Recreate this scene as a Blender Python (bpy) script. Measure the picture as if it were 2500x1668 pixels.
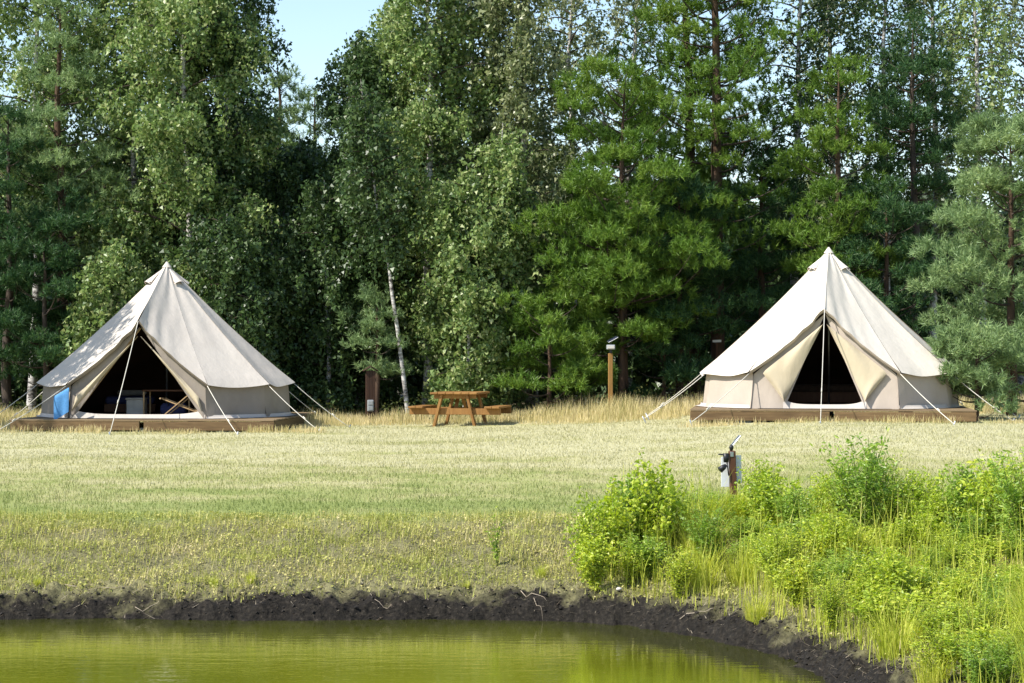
import bpy, bmesh, math, random
import numpy as np
from mathutils import Vector, Matrix

for o in list(bpy.data.objects):
    bpy.data.objects.remove(o)
SC = bpy.context.scene
COL = SC.collection
R = math.radians
rng = np.random.default_rng(7)
random.seed(7)

# ------------------------------------------------------------------ camera
F = 5292.0                      # focal length in pixels of the 2500 px photograph
CAMZ = 1.5
cam_d = bpy.data.cameras.new('camera')
cam_d.sensor_width = 36.0
cam_d.lens = 36.0 * F / 2500.0
cam_d.clip_start = 0.1
cam_d.clip_end = 8000.0
cam = bpy.data.objects.new('camera', cam_d)
COL.objects.link(cam)
cam.location = (0, 0, CAMZ)
cam.rotation_euler = (R(90.0 + 0.27), 0, 0)
SC.camera = cam

# ------------------------------------------------------------------ light
SUN_EL, SUN_AZ = 47.0, 61.0     # azimuth: degrees to the left of the viewer's back
S = Vector((-math.sin(R(SUN_AZ)) * math.cos(R(SUN_EL)), -math.cos(R(SUN_AZ)) * math.cos(R(SUN_EL)), math.sin(R(SUN_EL))))
world = bpy.data.worlds.new('World')
SC.world = world
world.use_nodes = True
wn = world.node_tree.nodes
sky = wn.new('ShaderNodeTexSky')
sky.sky_type = 'NISHITA'
sky.sun_disc = False
sky.sun_elevation = R(SUN_EL)
sky.sun_rotation = math.atan2(S.x, S.y)
sky.air_density = 1.0
sky.dust_density = 0.6
sky.ozone_density = 1.0
world.node_tree.links.new(sky.outputs[0], wn['Background'].inputs[0])
wn['Background'].inputs[1].default_value = 0.13
sun_d = bpy.data.lights.new('sun', 'SUN')
sun_d.energy = 4.6
sun_d.angle = R(0.55)
sun_d.color = (1.0, 0.95, 0.86)
sun = bpy.data.objects.new('sun', sun_d)
COL.objects.link(sun)
sun.location = (-30, -30, 40)
sun.rotation_euler = S.to_track_quat('Z', 'Y').to_euler()
SC.view_settings.view_transform = 'Standard'
SC.view_settings.look = 'None'
SC.view_settings.gamma = 1.0
SC.view_settings.exposure = 0.8
SC.view_settings.use_curve_mapping = False
SC.render.engine = 'CYCLES'
SC.cycles.max_bounces = 6
SC.cycles.transparent_max_bounces = 4

# ------------------------------------------------------------------ helpers
def at(xd, yd, z=None, Y=None):
    """a pixel of the photograph (2350 px wide) on the level z, or at the distance Y"""
    xs, ys = xd * 2500 / 2350, yd * 2500 / 2350
    if Y is None:
        Y = (CAMZ - z) * F / (ys - 859.0)
    return Vector(((xs - 1250.0) * Y / F, Y, CAMZ - (ys - 859.0) * Y / F))

def wx(xd, Y):
    return (xd - 1175.0) * (2500 / 2350) * Y / F

def np_mesh(name, V, Fc, mat=None, smooth=False):
    V = np.ascontiguousarray(V, dtype=np.float32)
    Fc = np.ascontiguousarray(Fc, dtype=np.int32)
    me = bpy.data.meshes.new(name)
    k = Fc.shape[1]
    me.vertices.add(len(V)); me.vertices.foreach_set('co', V.ravel())
    me.loops.add(Fc.size); me.loops.foreach_set('vertex_index', Fc.ravel())
    me.polygons.add(len(Fc)); me.polygons.foreach_set('loop_start', np.arange(0, Fc.size, k, dtype=np.int32))
    me.polygons.foreach_set('use_smooth', np.full(len(Fc), smooth))
    me.update(calc_edges=True)
    if mat:
        me.materials.append(mat)
    return me

def obj(name, me, parent=None, loc=(0, 0, 0), rot=(0, 0, 0)):
    o = bpy.data.objects.new(name, me)
    COL.objects.link(o)
    o.location = loc
    o.rotation_euler = rot
    if parent is not None:
        o.parent = parent
    return o

def tag(o, label, cat, group=None):
    o['label'] = label
    o['category'] = cat
    if group:
        o['group'] = group
    return o

def thing(name, label, cat, loc=(0, 0, 0), rz=0.0, group=None):
    return tag(obj(name, None, None, loc, (0, 0, rz)), label, cat, group)

def structure(o):
    o['kind'] = 'structure'
    return o

def stuff(o):
    o['kind'] = 'stuff'
    return o

class MB:
    """collects vertices and faces of mixed size"""
    def __init__(s):
        s.v, s.f = [], []
    def add(s, v, f):
        n = len(s.v)
        s.v += [tuple(p) for p in v]
        s.f += [tuple(i + n for i in q) for q in f]
        return s
    def mesh(s, name, mat, smooth=False):
        me = bpy.data.meshes.new(name)
        me.from_pydata(s.v, [], s.f)
        me.polygons.foreach_set('use_smooth', [smooth] * len(me.polygons))
        me.update()
        if mat:
            me.materials.append(mat)
        return me

_box = {}
def box_mesh(sx, sy, sz, mat, bev=0.006):
    key = (round(sx, 4), round(sy, 4), round(sz, 4), mat.name, bev)
    if key not in _box:
        bm = bmesh.new()
        bmesh.ops.create_cube(bm, size=1.0)
        bmesh.ops.scale(bm, vec=(sx, sy, sz), verts=bm.verts)
        if bev:
            bmesh.ops.bevel(bm, geom=list(bm.edges), offset=bev, segments=1, affect='EDGES')
        me = bpy.data.meshes.new('board')
        bm.to_mesh(me); bm.free()
        me.materials.append(mat)
        _box[key] = me
    return _box[key]

def box(name, c, s, mat, parent=None, rot=(0, 0, 0), bev=0.006):
    return obj(name, box_mesh(s[0], s[1], s[2], mat, bev), parent, c, rot)

def beam(name, a, b, w, t, mat, parent=None, roll=0.0, bev=0.005):
    """a board from a to b, w wide and t thick"""
    a, b = Vector(a), Vector(b)
    d = b - a
    q = d.to_track_quat('Z', 'Y')
    o = obj(name, box_mesh(w, t, d.length, mat, bev), parent, (a + b) / 2)
    o.rotation_euler = (q.to_matrix() @ Matrix.Rotation(roll, 3, 'Z')).to_euler()
    return o

def tube(P, rad, n=8, cap=True):
    P = [Vector(p) for p in P]
    if not hasattr(rad, '__len__'):
        rad = [rad] * len(P)
    v, f = [], []
    up = Vector((0.31, 0.95, 0.1)).normalized()
    for i, p in enumerate(P):
        t = (P[min(i + 1, len(P) - 1)] - P[max(i - 1, 0)]).normalized()
        a = t.cross(up)
        if a.length < 1e-3:
            a = t.cross(Vector((1, 0, 0)))
        a.normalize(); b = t.cross(a)
        for k in range(n):
            w = 2 * math.pi * k / n
            v.append(p + (a * math.cos(w) + b * math.sin(w)) * rad[i])
    for i in range(len(P) - 1):
        for k in range(n):
            k2 = (k + 1) % n
            f.append((i * n + k, i * n + k2, (i + 1) * n + k2, (i + 1) * n + k))
    if cap:
        f.append(tuple(range(n - 1, -1, -1)))
        f.append(tuple((len(P) - 1) * n + k for k in range(n)))
    return v, f

def grid_mesh(fn, nu, nv, name, mat, smooth=True):
    """fn(u, v) -> point, as one sheet"""
    v = [fn(i / nu, j / nv) for j in range(nv + 1) for i in range(nu + 1)]
    f = [(j * (nu + 1) + i, j * (nu + 1) + i + 1, (j + 1) * (nu + 1) + i + 1, (j + 1) * (nu + 1) + i) for j in range(nv) for i in range(nu)]
    return MB().add(v, f).mesh(name, mat, smooth)

def _hash(ix, iy, seed):
    n = (ix.astype(np.int64) * 374761393 + iy.astype(np.int64) * 668265263 + seed * 1442695041) & 0x7fffffff
    n = ((n ^ (n >> 13)) * 1274126177) & 0x7fffffff
    return ((n ^ (n >> 16)) & 0xffff) / 65535.0

def vnoise(x, y, seed=0):
    x = np.asarray(x, dtype=float); y = np.asarray(y, dtype=float)
    ix, iy = np.floor(x), np.floor(y)
    fx, fy = x - ix, y - iy
    fx = fx * fx * (3 - 2 * fx); fy = fy * fy * (3 - 2 * fy)
    a = _hash(ix, iy, seed); b = _hash(ix + 1, iy, seed); c = _hash(ix, iy + 1, seed); d = _hash(ix + 1, iy + 1, seed)
    return (a * (1 - fx) + b * fx) * (1 - fy) + (c * (1 - fx) + d * fx) * fy

def fbm(x, y, seed=0, n=3):
    return sum(vnoise(x * 2 ** i, y * 2 ** i, seed + i) / 2 ** i for i in range(n)) / sum(1 / 2 ** i for i in range(n))

def ss(a, b, x):
    t = np.clip((np.asarray(x, dtype=float) - a) / (b - a), 0, 1)
    return t * t * (3 - 2 * t)

# ------------------------------------------------------------------ materials
def new_mat(name):
    m = bpy.data.materials.new(name)
    m.use_nodes = True
    nt = m.node_tree
    return m, nt, nt.nodes, nt.nodes['Principled BSDF']

def ramp(nd, stops):
    r = nd.new('ShaderNodeValToRGB')
    e = r.color_ramp.elements
    while len(e) < len(stops):
        e.new(0.5)
    for i, (p, c) in enumerate(stops):
        e[i].position = p
        e[i].color = (c[0], c[1], c[2], 1)
    return r

def noise(nt, scale, detail=3, vec=None, rough=0.5):
    n = nt.nodes.new('ShaderNodeTexNoise')
    n.inputs['Scale'].default_value = scale
    n.inputs['Detail'].default_value = detail
    n.inputs['Roughness'].default_value = rough
    if vec is not None:
        nt.links.new(vec, n.inputs['Vector'])
    return n

def mapping(nt, src, scale):
    m = nt.nodes.new('ShaderNodeMapping')
    m.inputs['Scale'].default_value = scale
    nt.links.new(src, m.inputs['Vector'])
    return m.outputs[0]

def math_node(nt, op, a, b=None):
    n = nt.nodes.new('ShaderNodeMath'); n.operation = op
    for i, x in enumerate((a, b)):
        if x is None:
            continue
        if isinstance(x, (int, float)):
            n.inputs[i].default_value = x
        else:
            nt.links.new(x, n.inputs[i])
    return n.outputs[0]

def mix_col(nt, fac, a, b):
    n = nt.nodes.new('ShaderNodeMix'); n.data_type = 'RGBA'
    for idx, x in ((0, fac), (6, a), (7, b)):
        if hasattr(x, 'is_output'):
            nt.links.new(x, n.inputs[idx])
        elif idx == 0:
            n.inputs[0].default_value = x
        else:
            n.inputs[idx].default_value = (x[0], x[1], x[2], 1)
    return n.outputs[2]

def bump(nt, h, strength, dist, bsdf):
    b = nt.nodes.new('ShaderNodeBump')
    b.inputs['Strength'].default_value = strength
    b.inputs['Distance'].default_value = dist
    nt.links.new(h, b.inputs['Height'])
    nt.links.new(b.outputs[0], bsdf.inputs['Normal'])

def leaf_mat(name, stops, transl=0.35, tcol=1.4, rough=0.5, spec=0.3, patch=None):
    """leaf colours vary from leaf to leaf; part of the light comes through the blade"""
    m, nt, nd, bs = new_mat(name)
    g = nd.new('ShaderNodeNewGeometry')
    val = g.outputs['Random Per Island']
    if patch:
        nz = noise(nt, patch, 2, g.outputs['Position'])
        val = math_node(nt, 'ADD', math_node(nt, 'MULTIPLY', val, 0.5), math_node(nt, 'MULTIPLY', math_node(nt, 'SUBTRACT', nz.outputs['Fac'], 0.25), 1.0))
    r = ramp(nd, stops)
    nt.links.new(val, r.inputs[0])
    nt.links.new(r.outputs[0], bs.inputs['Base Color'])
    bs.inputs['Roughness'].default_value = rough
    bs.inputs['Specular IOR Level'].default_value = spec
    tr = nd.new('ShaderNodeBsdfTranslucent')
    hs = nd.new('ShaderNodeHueSaturation')
    hs.inputs['Value'].default_value = tcol
    hs.inputs['Saturation'].default_value = 1.1
    nt.links.new(r.outputs[0], hs.inputs['Color'])
    nt.links.new(hs.outputs[0], tr.inputs['Color'])
    mx = nd.new('ShaderNodeMixShader'); mx.inputs[0].default_value = transl
    nt.links.new(bs.outputs[0], mx.inputs[1]); nt.links.new(tr.outputs[0], mx.inputs[2])
    nt.links.new(mx.outputs[0], nd['Material Output'].inputs[0])
    return m

def plain(name, col, rough=0.7, var=0.15, scale=12, metal=0.0, spec=0.4, bmp=0.0, stretch=(1, 1, 1)):
    m, nt, nd, bs = new_mat(name)
    tc = nd.new('ShaderNodeTexCoord')
    nz = noise(nt, scale, 4, mapping(nt, tc.outputs['Object'], stretch))
    r = ramp(nd, [(0.3, [c * (1 - var) for c in col]), (0.7, [min(1, c * (1 + var)) for c in col])])
    nt.links.new(nz.outputs['Fac'], r.inputs[0])
    nt.links.new(r.outputs[0], bs.inputs['Base Color'])
    bs.inputs['Roughness'].default_value = rough
    bs.inputs['Metallic'].default_value = metal
    bs.inputs['Specular IOR Level'].default_value = spec
    if bmp:
        bump(nt, nz.outputs['Fac'], bmp, 0.02, bs)
    return m

def wood(name, c1, c2, rough=0.65, axis=(14, 14, 1.2)):
    m, nt, nd, bs = new_mat(name)
    tc = nd.new('ShaderNodeTexCoord'); oi = nd.new('ShaderNodeObjectInfo')
    ad = nd.new('ShaderNodeVectorMath'); ad.operation = 'ADD'
    nt.links.new(tc.outputs['Object'], ad.inputs[0]); nt.links.new(oi.outputs['Location'], ad.inputs[1])
    nz = noise(nt, 2.2, 6, mapping(nt, ad.outputs[0], axis), 0.65)
    nz2 = noise(nt, 3.0, 2, tc.outputs['Object'])
    f = math_node(nt, 'ADD', math_node(nt, 'MULTIPLY', nz.outputs['Fac'], 0.75), math_node(nt, 'MULTIPLY', oi.outputs['Random'], 0.25))
    r = ramp(nd, [(0.3, c1), (0.75, c2)])
    nt.links.new(f, r.inputs[0])
    nt.links.new(mix_col(nt, math_node(nt, 'MULTIPLY', nz2.outputs['Fac'], 0.3), r.outputs[0], [c * 0.55 for c in c1]), bs.inputs['Base Color'])
    bs.inputs['Roughness'].default_value = rough
    bs.inputs['Specular IOR Level'].default_value = 0.3
    bump(nt, nz.outputs['Fac'], 0.35, 0.01, bs)
    return m

M = {}
M['birch'] = leaf_mat('birch_leaf', [(0, (0.076, 0.136, 0.037)), (0.45, (0.170, 0.254, 0.074)), (0.8, (0.270, 0.344, 0.115)), (1, (0.390, 0.417, 0.196))], 0.32, 1.3, 0.42, 0.45)
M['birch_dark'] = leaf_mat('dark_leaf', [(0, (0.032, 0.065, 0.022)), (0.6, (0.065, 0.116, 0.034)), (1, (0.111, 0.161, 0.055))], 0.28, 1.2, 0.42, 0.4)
M['birch_pale'] = leaf_mat('pale_birch_leaf', [(0, (0.102, 0.139, 0.053)), (0.5, (0.204, 0.243, 0.103)), (1, (0.339, 0.354, 0.196))], 0.35, 1.3, 0.40, 0.5)
M['pine'] = leaf_mat('pine_needle', [(0, (0.047, 0.109, 0.016)), (0.5, (0.118, 0.212, 0.029)), (1, (0.235, 0.314, 0.055))], 0.25, 1.3, 0.5, 0.3, 0.9)
M['pine_blue'] = leaf_mat('blue_pine_needle', [(0, (0.083, 0.143, 0.058)), (0.5, (0.199, 0.294, 0.119)), (1, (0.347, 0.428, 0.175))], 0.25, 1.3, 0.5, 0.3, 0.9)
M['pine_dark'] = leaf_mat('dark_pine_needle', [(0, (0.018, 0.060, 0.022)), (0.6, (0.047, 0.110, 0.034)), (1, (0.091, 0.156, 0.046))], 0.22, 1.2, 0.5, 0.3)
M['sap'] = leaf_mat('sapling_leaf', [(0, (0.159, 0.258, 0.032)), (0.35, (0.317, 0.430, 0.048)), (0.7, (0.509, 0.573, 0.072)), (1, (0.698, 0.658, 0.122))], 0.42, 1.3, 0.42, 0.45, 1.6)
M['sap2'] = leaf_mat('willow_leaf', [(0, (0.131, 0.243, 0.036)), (0.5, (0.282, 0.412, 0.060)), (1, (0.511, 0.557, 0.120))], 0.42, 1.3, 0.40, 0.5, 1.6)
M['reed'] = leaf_mat('tall_grass_blade', [(0, (0.236, 0.298, 0.036)), (0.4, (0.420, 0.480, 0.060)), (0.75, (0.564, 0.570, 0.102)), (1, (0.683, 0.609, 0.216))], 0.4, 1.25, 0.5, 0.3, 1.3)
M['straw'] = leaf_mat('dry_grass_blade', [(0, (0.213, 0.241, 0.072)), (0.3, (0.450, 0.394, 0.176)), (0.65, (0.650, 0.546, 0.299)), (1, (0.800, 0.686, 0.442))], 0.35, 1.15, 0.6, 0.2, 0.8)
M['under'] = leaf_mat('undergrowth_leaf', [(0.0, (0.030, 0.050, 0.012)), (0.5, (0.070, 0.095, 0.024)), (1.0, (0.160, 0.150, 0.050))], 0.3, 1.2, 0.5, 0.3, 0.8)
M['clover'] = leaf_mat('ground_leaf', [(0, (0.190, 0.227, 0.051)), (0.35, (0.366, 0.391, 0.087)), (0.7, (0.514, 0.470, 0.174)), (1, (0.690, 0.569, 0.383))], 0.3, 1.2, 0.55, 0.25, 1.1)
M['debris'] = leaf_mat('dead_straw', [(0.0, (0.035, 0.028, 0.020)), (0.55, (0.130, 0.100, 0.070)), (0.85, (0.300, 0.250, 0.180)), (1.0, (0.500, 0.430, 0.320))], 0.1, 1.0, 0.7, 0.2)

def lawn_nodes(nt, rnd=None):
    """mown grass: fresh green by the bank, bleached straw towards the tents, in drifting streaks"""
    nd = nt.nodes
    g = nd.new('ShaderNodeNewGeometry')
    sp = nd.new('ShaderNodeSeparateXYZ'); nt.links.new(g.outputs['Position'], sp.inputs[0])
    n1 = noise(nt, 1.0, 5, mapping(nt, g.outputs['Position'], (0.35, 0.55, 0.3)), 0.6)
    n2 = noise(nt, 1.0, 4, mapping(nt, g.outputs['Position'], (1.6, 1.2, 0.3)), 0.65)
    mr = nd.new('ShaderNodeMapRange'); mr.inputs[1].default_value = 19.5; mr.inputs[2].default_value = 32.0
    nt.links.new(sp.outputs['Y'], mr.inputs[0])
    f = math_node(nt, 'ADD', mr.outputs[0], math_node(nt, 'MULTIPLY', math_node(nt, 'SUBTRACT', n1.outputs['Fac'], 0.5), 2.0))
    f = math_node(nt, 'ADD', f, math_node(nt, 'MULTIPLY', math_node(nt, 'SUBTRACT', n2.outputs['Fac'], 0.5), 1.5))
    if rnd:
        f = math_node(nt, 'ADD', f, math_node(nt, 'MULTIPLY', math_node(nt, 'SUBTRACT', g.outputs['Random Per Island'], 0.5), 0.7))
    r = ramp(nd, [(0.0, (0.230, 0.275, 0.080)), (0.35, (0.320, 0.340, 0.125)), (0.65, (0.410, 0.390, 0.185)), (1.0, (0.480, 0.455, 0.265))])
    nt.links.new(f, r.inputs[0])
    return r.outputs[0], g, n2

m, nt, nd, bs = new_mat('lawn_blade')
c, g, n2 = lawn_nodes(nt, True)
nt.links.new(c, bs.inputs['Base Color']); bs.inputs['Roughness'].default_value = 0.6; bs.inputs['Specular IOR Level'].default_value = 0.2
tr = nd.new('ShaderNodeBsdfTranslucent'); nt.links.new(c, tr.inputs['Color'])
mx = nd.new('ShaderNodeMixShader'); mx.inputs[0].default_value = 0.35
nt.links.new(bs.outputs[0], mx.inputs[1]); nt.links.new(tr.outputs[0], mx.inputs[2]); nt.links.new(mx.outputs[0], nd['Material Output'].inputs[0])
M['lawn'] = m

m, nt, nd, bs = new_mat('ground')
c, g, n2 = lawn_nodes(nt)
a = nd.new('ShaderNodeAttribute'); a.attribute_name = 'shore'
n3 = noise(nt, 3.0, 6, g.outputs['Position'], 0.65)
n4 = noise(nt, 28.0, 5, g.outputs['Position'], 0.7)
dj = math_node(nt, 'ADD', a.outputs['Fac'], math_node(nt, 'MULTIPLY', math_node(nt, 'SUBTRACT', n3.outputs['Fac'], 0.5), 0.75))
slope = ramp(nd, [(0.25, (0.075, 0.066, 0.034)), (0.5, (0.170, 0.160, 0.075)), (0.75, (0.260, 0.240, 0.125))])
nt.links.new(n4.outputs['Fac'], slope.inputs[0])
peat = ramp(nd, [(0.35, (0.006, 0.005, 0.004)), (0.55, (0.018, 0.015, 0.011)), (0.75, (0.060, 0.050, 0.038))])
nt.links.new(n4.outputs['Fac'], peat.inputs[0])
f1 = nd.new('ShaderNodeMapRange'); f1.inputs[1].default_value = 0.17; f1.inputs[2].default_value = 0.38; nt.links.new(dj, f1.inputs[0])
f2 = nd.new('ShaderNodeMapRange'); f2.inputs[1].default_value = 2.3; f2.inputs[2].default_value = 2.8; nt.links.new(dj, f2.inputs[0])
sp = nd.new('ShaderNodeSeparateXYZ'); nt.links.new(g.outputs['Position'], sp.inputs[0])
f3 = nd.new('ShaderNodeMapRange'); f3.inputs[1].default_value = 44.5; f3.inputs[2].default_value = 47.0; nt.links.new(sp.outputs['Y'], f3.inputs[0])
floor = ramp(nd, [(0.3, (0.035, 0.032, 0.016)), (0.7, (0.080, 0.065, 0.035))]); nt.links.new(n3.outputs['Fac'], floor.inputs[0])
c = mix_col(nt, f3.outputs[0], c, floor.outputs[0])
c = mix_col(nt, f2.outputs[0], slope.outputs[0], c)
c = mix_col(nt, f1.outputs[0], peat.outputs[0], c)
nt.links.new(c, bs.inputs['Base Color']); bs.inputs['Roughness'].default_value = 0.85; bs.inputs['Specular IOR Level'].default_value = 0.2
bump(nt, n4.outputs['Fac'], 0.9, 0.03, bs)
M['ground'] = m

m, nt, nd, bs = new_mat('pond_water')
g = nd.new('ShaderNodeNewGeometry')
nz = noise(nt, 0.5, 3, g.outputs['Position'])
r = ramp(nd, [(0.3, (0.105, 0.118, 0.007)), (0.7, (0.160, 0.172, 0.012))]); nt.links.new(nz.outputs['Fac'], r.inputs[0])
at_ = nd.new('ShaderNodeAttribute'); at_.attribute_name = 'shore'          # the base colour darkens in patches towards the shore
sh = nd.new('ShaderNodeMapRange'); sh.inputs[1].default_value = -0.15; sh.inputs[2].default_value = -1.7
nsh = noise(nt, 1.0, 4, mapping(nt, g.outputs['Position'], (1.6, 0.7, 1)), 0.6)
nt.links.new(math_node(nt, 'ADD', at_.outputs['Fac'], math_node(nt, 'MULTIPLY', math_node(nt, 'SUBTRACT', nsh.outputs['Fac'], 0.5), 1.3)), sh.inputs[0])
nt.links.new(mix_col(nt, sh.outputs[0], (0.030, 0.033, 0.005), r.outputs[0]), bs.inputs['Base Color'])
bs.inputs['Roughness'].default_value = 0.015; bs.inputs['IOR'].default_value = 1.33
w1 = noise(nt, 1.0, 3, mapping(nt, g.outputs['Position'], (3.0, 9.0, 1)), 0.55)
w2 = noise(nt, 1.0, 2, mapping(nt, g.outputs['Position'], (14.0, 40.0, 1)))
bump(nt, math_node(nt, 'ADD', w1.outputs['Fac'], math_node(nt, 'MULTIPLY', w2.outputs['Fac'], 0.25)), 0.10, 0.02, bs)
M['water'] = m

def canvas(name, c1, c2):
    m, nt, nd, bs = new_mat(name)
    tc = nd.new('ShaderNodeTexCoord')
    nz = noise(nt, 1.3, 5, tc.outputs['Object'], 0.6)
    nf = noise(nt, 2.2, 4, mapping(nt, tc.outputs['Object'], (2.0, 2.0, 0.8)), 0.55)
    r = ramp(nd, [(0.3, c1), (0.7, c2)]); nt.links.new(nz.outputs['Fac'], r.inputs[0])
    nt.links.new(r.outputs[0], bs.inputs['Base Color'])
    bs.inputs['Roughness'].default_value = 0.85; bs.inputs['Specular IOR Level'].default_value = 0.15
    bump(nt, nf.outputs['Fac'], 0.30, 0.05, bs)
    return m

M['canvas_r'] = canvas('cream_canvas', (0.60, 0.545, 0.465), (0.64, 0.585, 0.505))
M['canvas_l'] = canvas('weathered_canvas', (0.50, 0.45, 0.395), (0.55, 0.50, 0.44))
M['wall_r'] = canvas('cream_wall_shaded_canvas', (0.38, 0.325, 0.27), (0.45, 0.385, 0.325))  # beige wall canvas, darkened further to put shade into the colour
M['wall_l'] = canvas('weathered_wall_shaded_canvas', (0.215, 0.185, 0.155), (0.27, 0.235, 0.20))  # wall shade is put into this darker canvas colour too
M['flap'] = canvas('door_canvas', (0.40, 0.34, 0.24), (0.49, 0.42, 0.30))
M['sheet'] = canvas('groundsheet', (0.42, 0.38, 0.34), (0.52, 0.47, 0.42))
M['shade_liner'] = plain('brown_shade_liner', (0.045, 0.022, 0.014), 0.9, 0.3, 3)  # for the added sheet that darkens the tents' insides
M['rope'] = plain('white_rope', (0.58, 0.55, 0.48), 0.8, 0.1, 40)
M['vent'] = plain('vent_mesh', (0.10, 0.055, 0.04), 0.8, 0.2, 20)
M['deck'] = wood('deck_wood', (0.150, 0.105, 0.058), (0.260, 0.185, 0.105), axis=(1.2, 14, 14))
M['fascia'] = wood('fascia_wood', (0.085, 0.050, 0.022), (0.250, 0.160, 0.075), axis=(1.2, 14, 14))
M['table'] = wood('picnic_wood', (0.190, 0.088, 0.022), (0.370, 0.195, 0.060))
M['table_x'] = wood('picnic_plank_wood', (0.190, 0.088, 0.022), (0.370, 0.195, 0.060), axis=(14, 1.2, 14))
M['post'] = wood('post_wood', (0.210, 0.110, 0.028), (0.340, 0.190, 0.058))
M['brown'] = wood('dark_brown_wood', (0.070, 0.030, 0.015), (0.150, 0.065, 0.030))
M['cabinet'] = wood('shaded_cabinet_wood', (0.026, 0.012, 0.007), (0.058, 0.027, 0.014))  # brown wood darkened, the shade it stands in put into the colour
M['pale_wood'] = wood('pale_wood', (0.34, 0.22, 0.11), (0.52, 0.37, 0.20))
M['black'] = plain('black_plastic', (0.015, 0.015, 0.017), 0.45, 0.1, 30)
M['grey'] = plain('grey_plastic', (0.28, 0.30, 0.31), 0.5, 0.1, 30)
M['white'] = plain('white_metal', (0.72, 0.74, 0.76), 0.4, 0.04, 30)
M['solar'] = plain('solar_panel', (0.02, 0.025, 0.05), 0.15, 0.1, 30, 0.0, 0.6)
M['steel'] = plain('galvanised_metal', (0.45, 0.47, 0.50), 0.35, 0.1, 30, 0.9)
M['towel'] = plain('blue_towel', (0.075, 0.230, 0.480), 0.9, 0.12, 30)
M['navy'] = plain('navy_fabric', (0.030, 0.035, 0.10), 0.9, 0.2, 8)
M['linen'] = plain('white_linen', (0.50, 0.48, 0.45), 0.9, 0.1, 8)
M['rug'] = plain('brown_rug', (0.05, 0.03, 0.02), 0.95, 0.3, 12)
M['stone'] = plain('pale_stone', (0.42, 0.40, 0.37), 0.8, 0.2, 6, bmp=0.5)
M['stem'] = plain('green_stem', (0.16, 0.19, 0.05), 0.7, 0.2, 8)
M['twig'] = plain('grey_twig', (0.30, 0.26, 0.20), 0.8, 0.25, 14)
M['root'] = plain('dry_root', (0.34, 0.28, 0.21), 0.8, 0.25, 14)
M['pinebark'] = plain('pine_bark', (0.075, 0.044, 0.027), 0.9, 0.4, 9, bmp=0.8, stretch=(1, 1, 0.3))
M['darkbark'] = plain('dark_bark', (0.055, 0.040, 0.030), 0.9, 0.4, 9, bmp=0.8, stretch=(1, 1, 0.3))
m, nt, nd, bs = new_mat('birch_bark')
tc = nd.new('ShaderNodeTexCoord')
n1 = noise(nt, 1.0, 5, mapping(nt, tc.outputs['Object'], (7, 7, 16)), 0.7)
n2 = noise(nt, 1.0, 3, mapping(nt, tc.outputs['Object'], (3, 3, 2.2)))
f = math_node(nt, 'ADD', math_node(nt, 'MULTIPLY', n1.outputs['Fac'], 0.7), math_node(nt, 'MULTIPLY', n2.outputs['Fac'], 0.3))
r = ramp(nd, [(0.40, (0.035, 0.030, 0.026)), (0.47, (0.26, 0.24, 0.22)), (0.56, (0.56, 0.54, 0.51)), (0.8, (0.68, 0.66, 0.63))])
nt.links.new(f, r.inputs[0]); nt.links.new(r.outputs[0], bs.inputs['Base Color']); bs.inputs['Roughness'].default_value = 0.7
M['birchbark'] = m

# ------------------------------------------------------------------ ground and pond
ctrl = [(-4.5, 17.0), (-2, 16.95), (-0.7, 16.98), (0.32, 16.9), (0.88, 16.55), (1.36, 15.9), (1.74, 15.08), (1.94, 14.27), (2.02, 13.6), (2.15, 12), (2.0, 9), (1.5, 5), (0, 3.0), (-4, 2.2), (-9, 3), (-13, 6), (-14.5, 10), (-13, 14.5), (-9, 16.8), (-6.5, 17.05)]
CX, CY = -4.0, 10.0
cp = np.array(ctrl)
pts = []
n = len(cp)
for i in range(n):
    p0, p1, p2, p3 = cp[i - 1], cp[i], cp[(i + 1) % n], cp[(i + 2) % n]
    for t in np.linspace(0, 1, 30, endpoint=False):
        pts.append(0.5 * (2 * p1 + (p2 - p0) * t + (2 * p0 - 5 * p1 + 4 * p2 - p3) * t * t + (3 * p1 - p0 - 3 * p2 + p3) * t ** 3))
pts = np.array(pts)
tan = np.roll(pts, -1, 0) - np.roll(pts, 1, 0)
nor = np.stack([-tan[:, 1], tan[:, 0]], 1); nor /= np.linalg.norm(nor, axis=1)[:, None]
rel = pts - np.array([CX, CY])
rr = np.linalg.norm(rel, axis=1)
nor *= np.sign((nor * rel).sum(1))[:, None]
cc = (nor * rel).sum(1) / rr
th = np.arctan2(rel[:, 1], rel[:, 0])
od = np.argsort(th)
TH, RR, CC = th[od], rr[od], cc[od]

def shore_d(x, y):
    x = np.asarray(x, float) - CX; y = np.asarray(y, float) - CY
    t = np.arctan2(y, x)
    return (np.hypot(x, y) - np.interp(t, TH, RR, period=2 * math.pi)) * np.interp(t, TH, CC, period=2 * math.pi)

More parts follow.
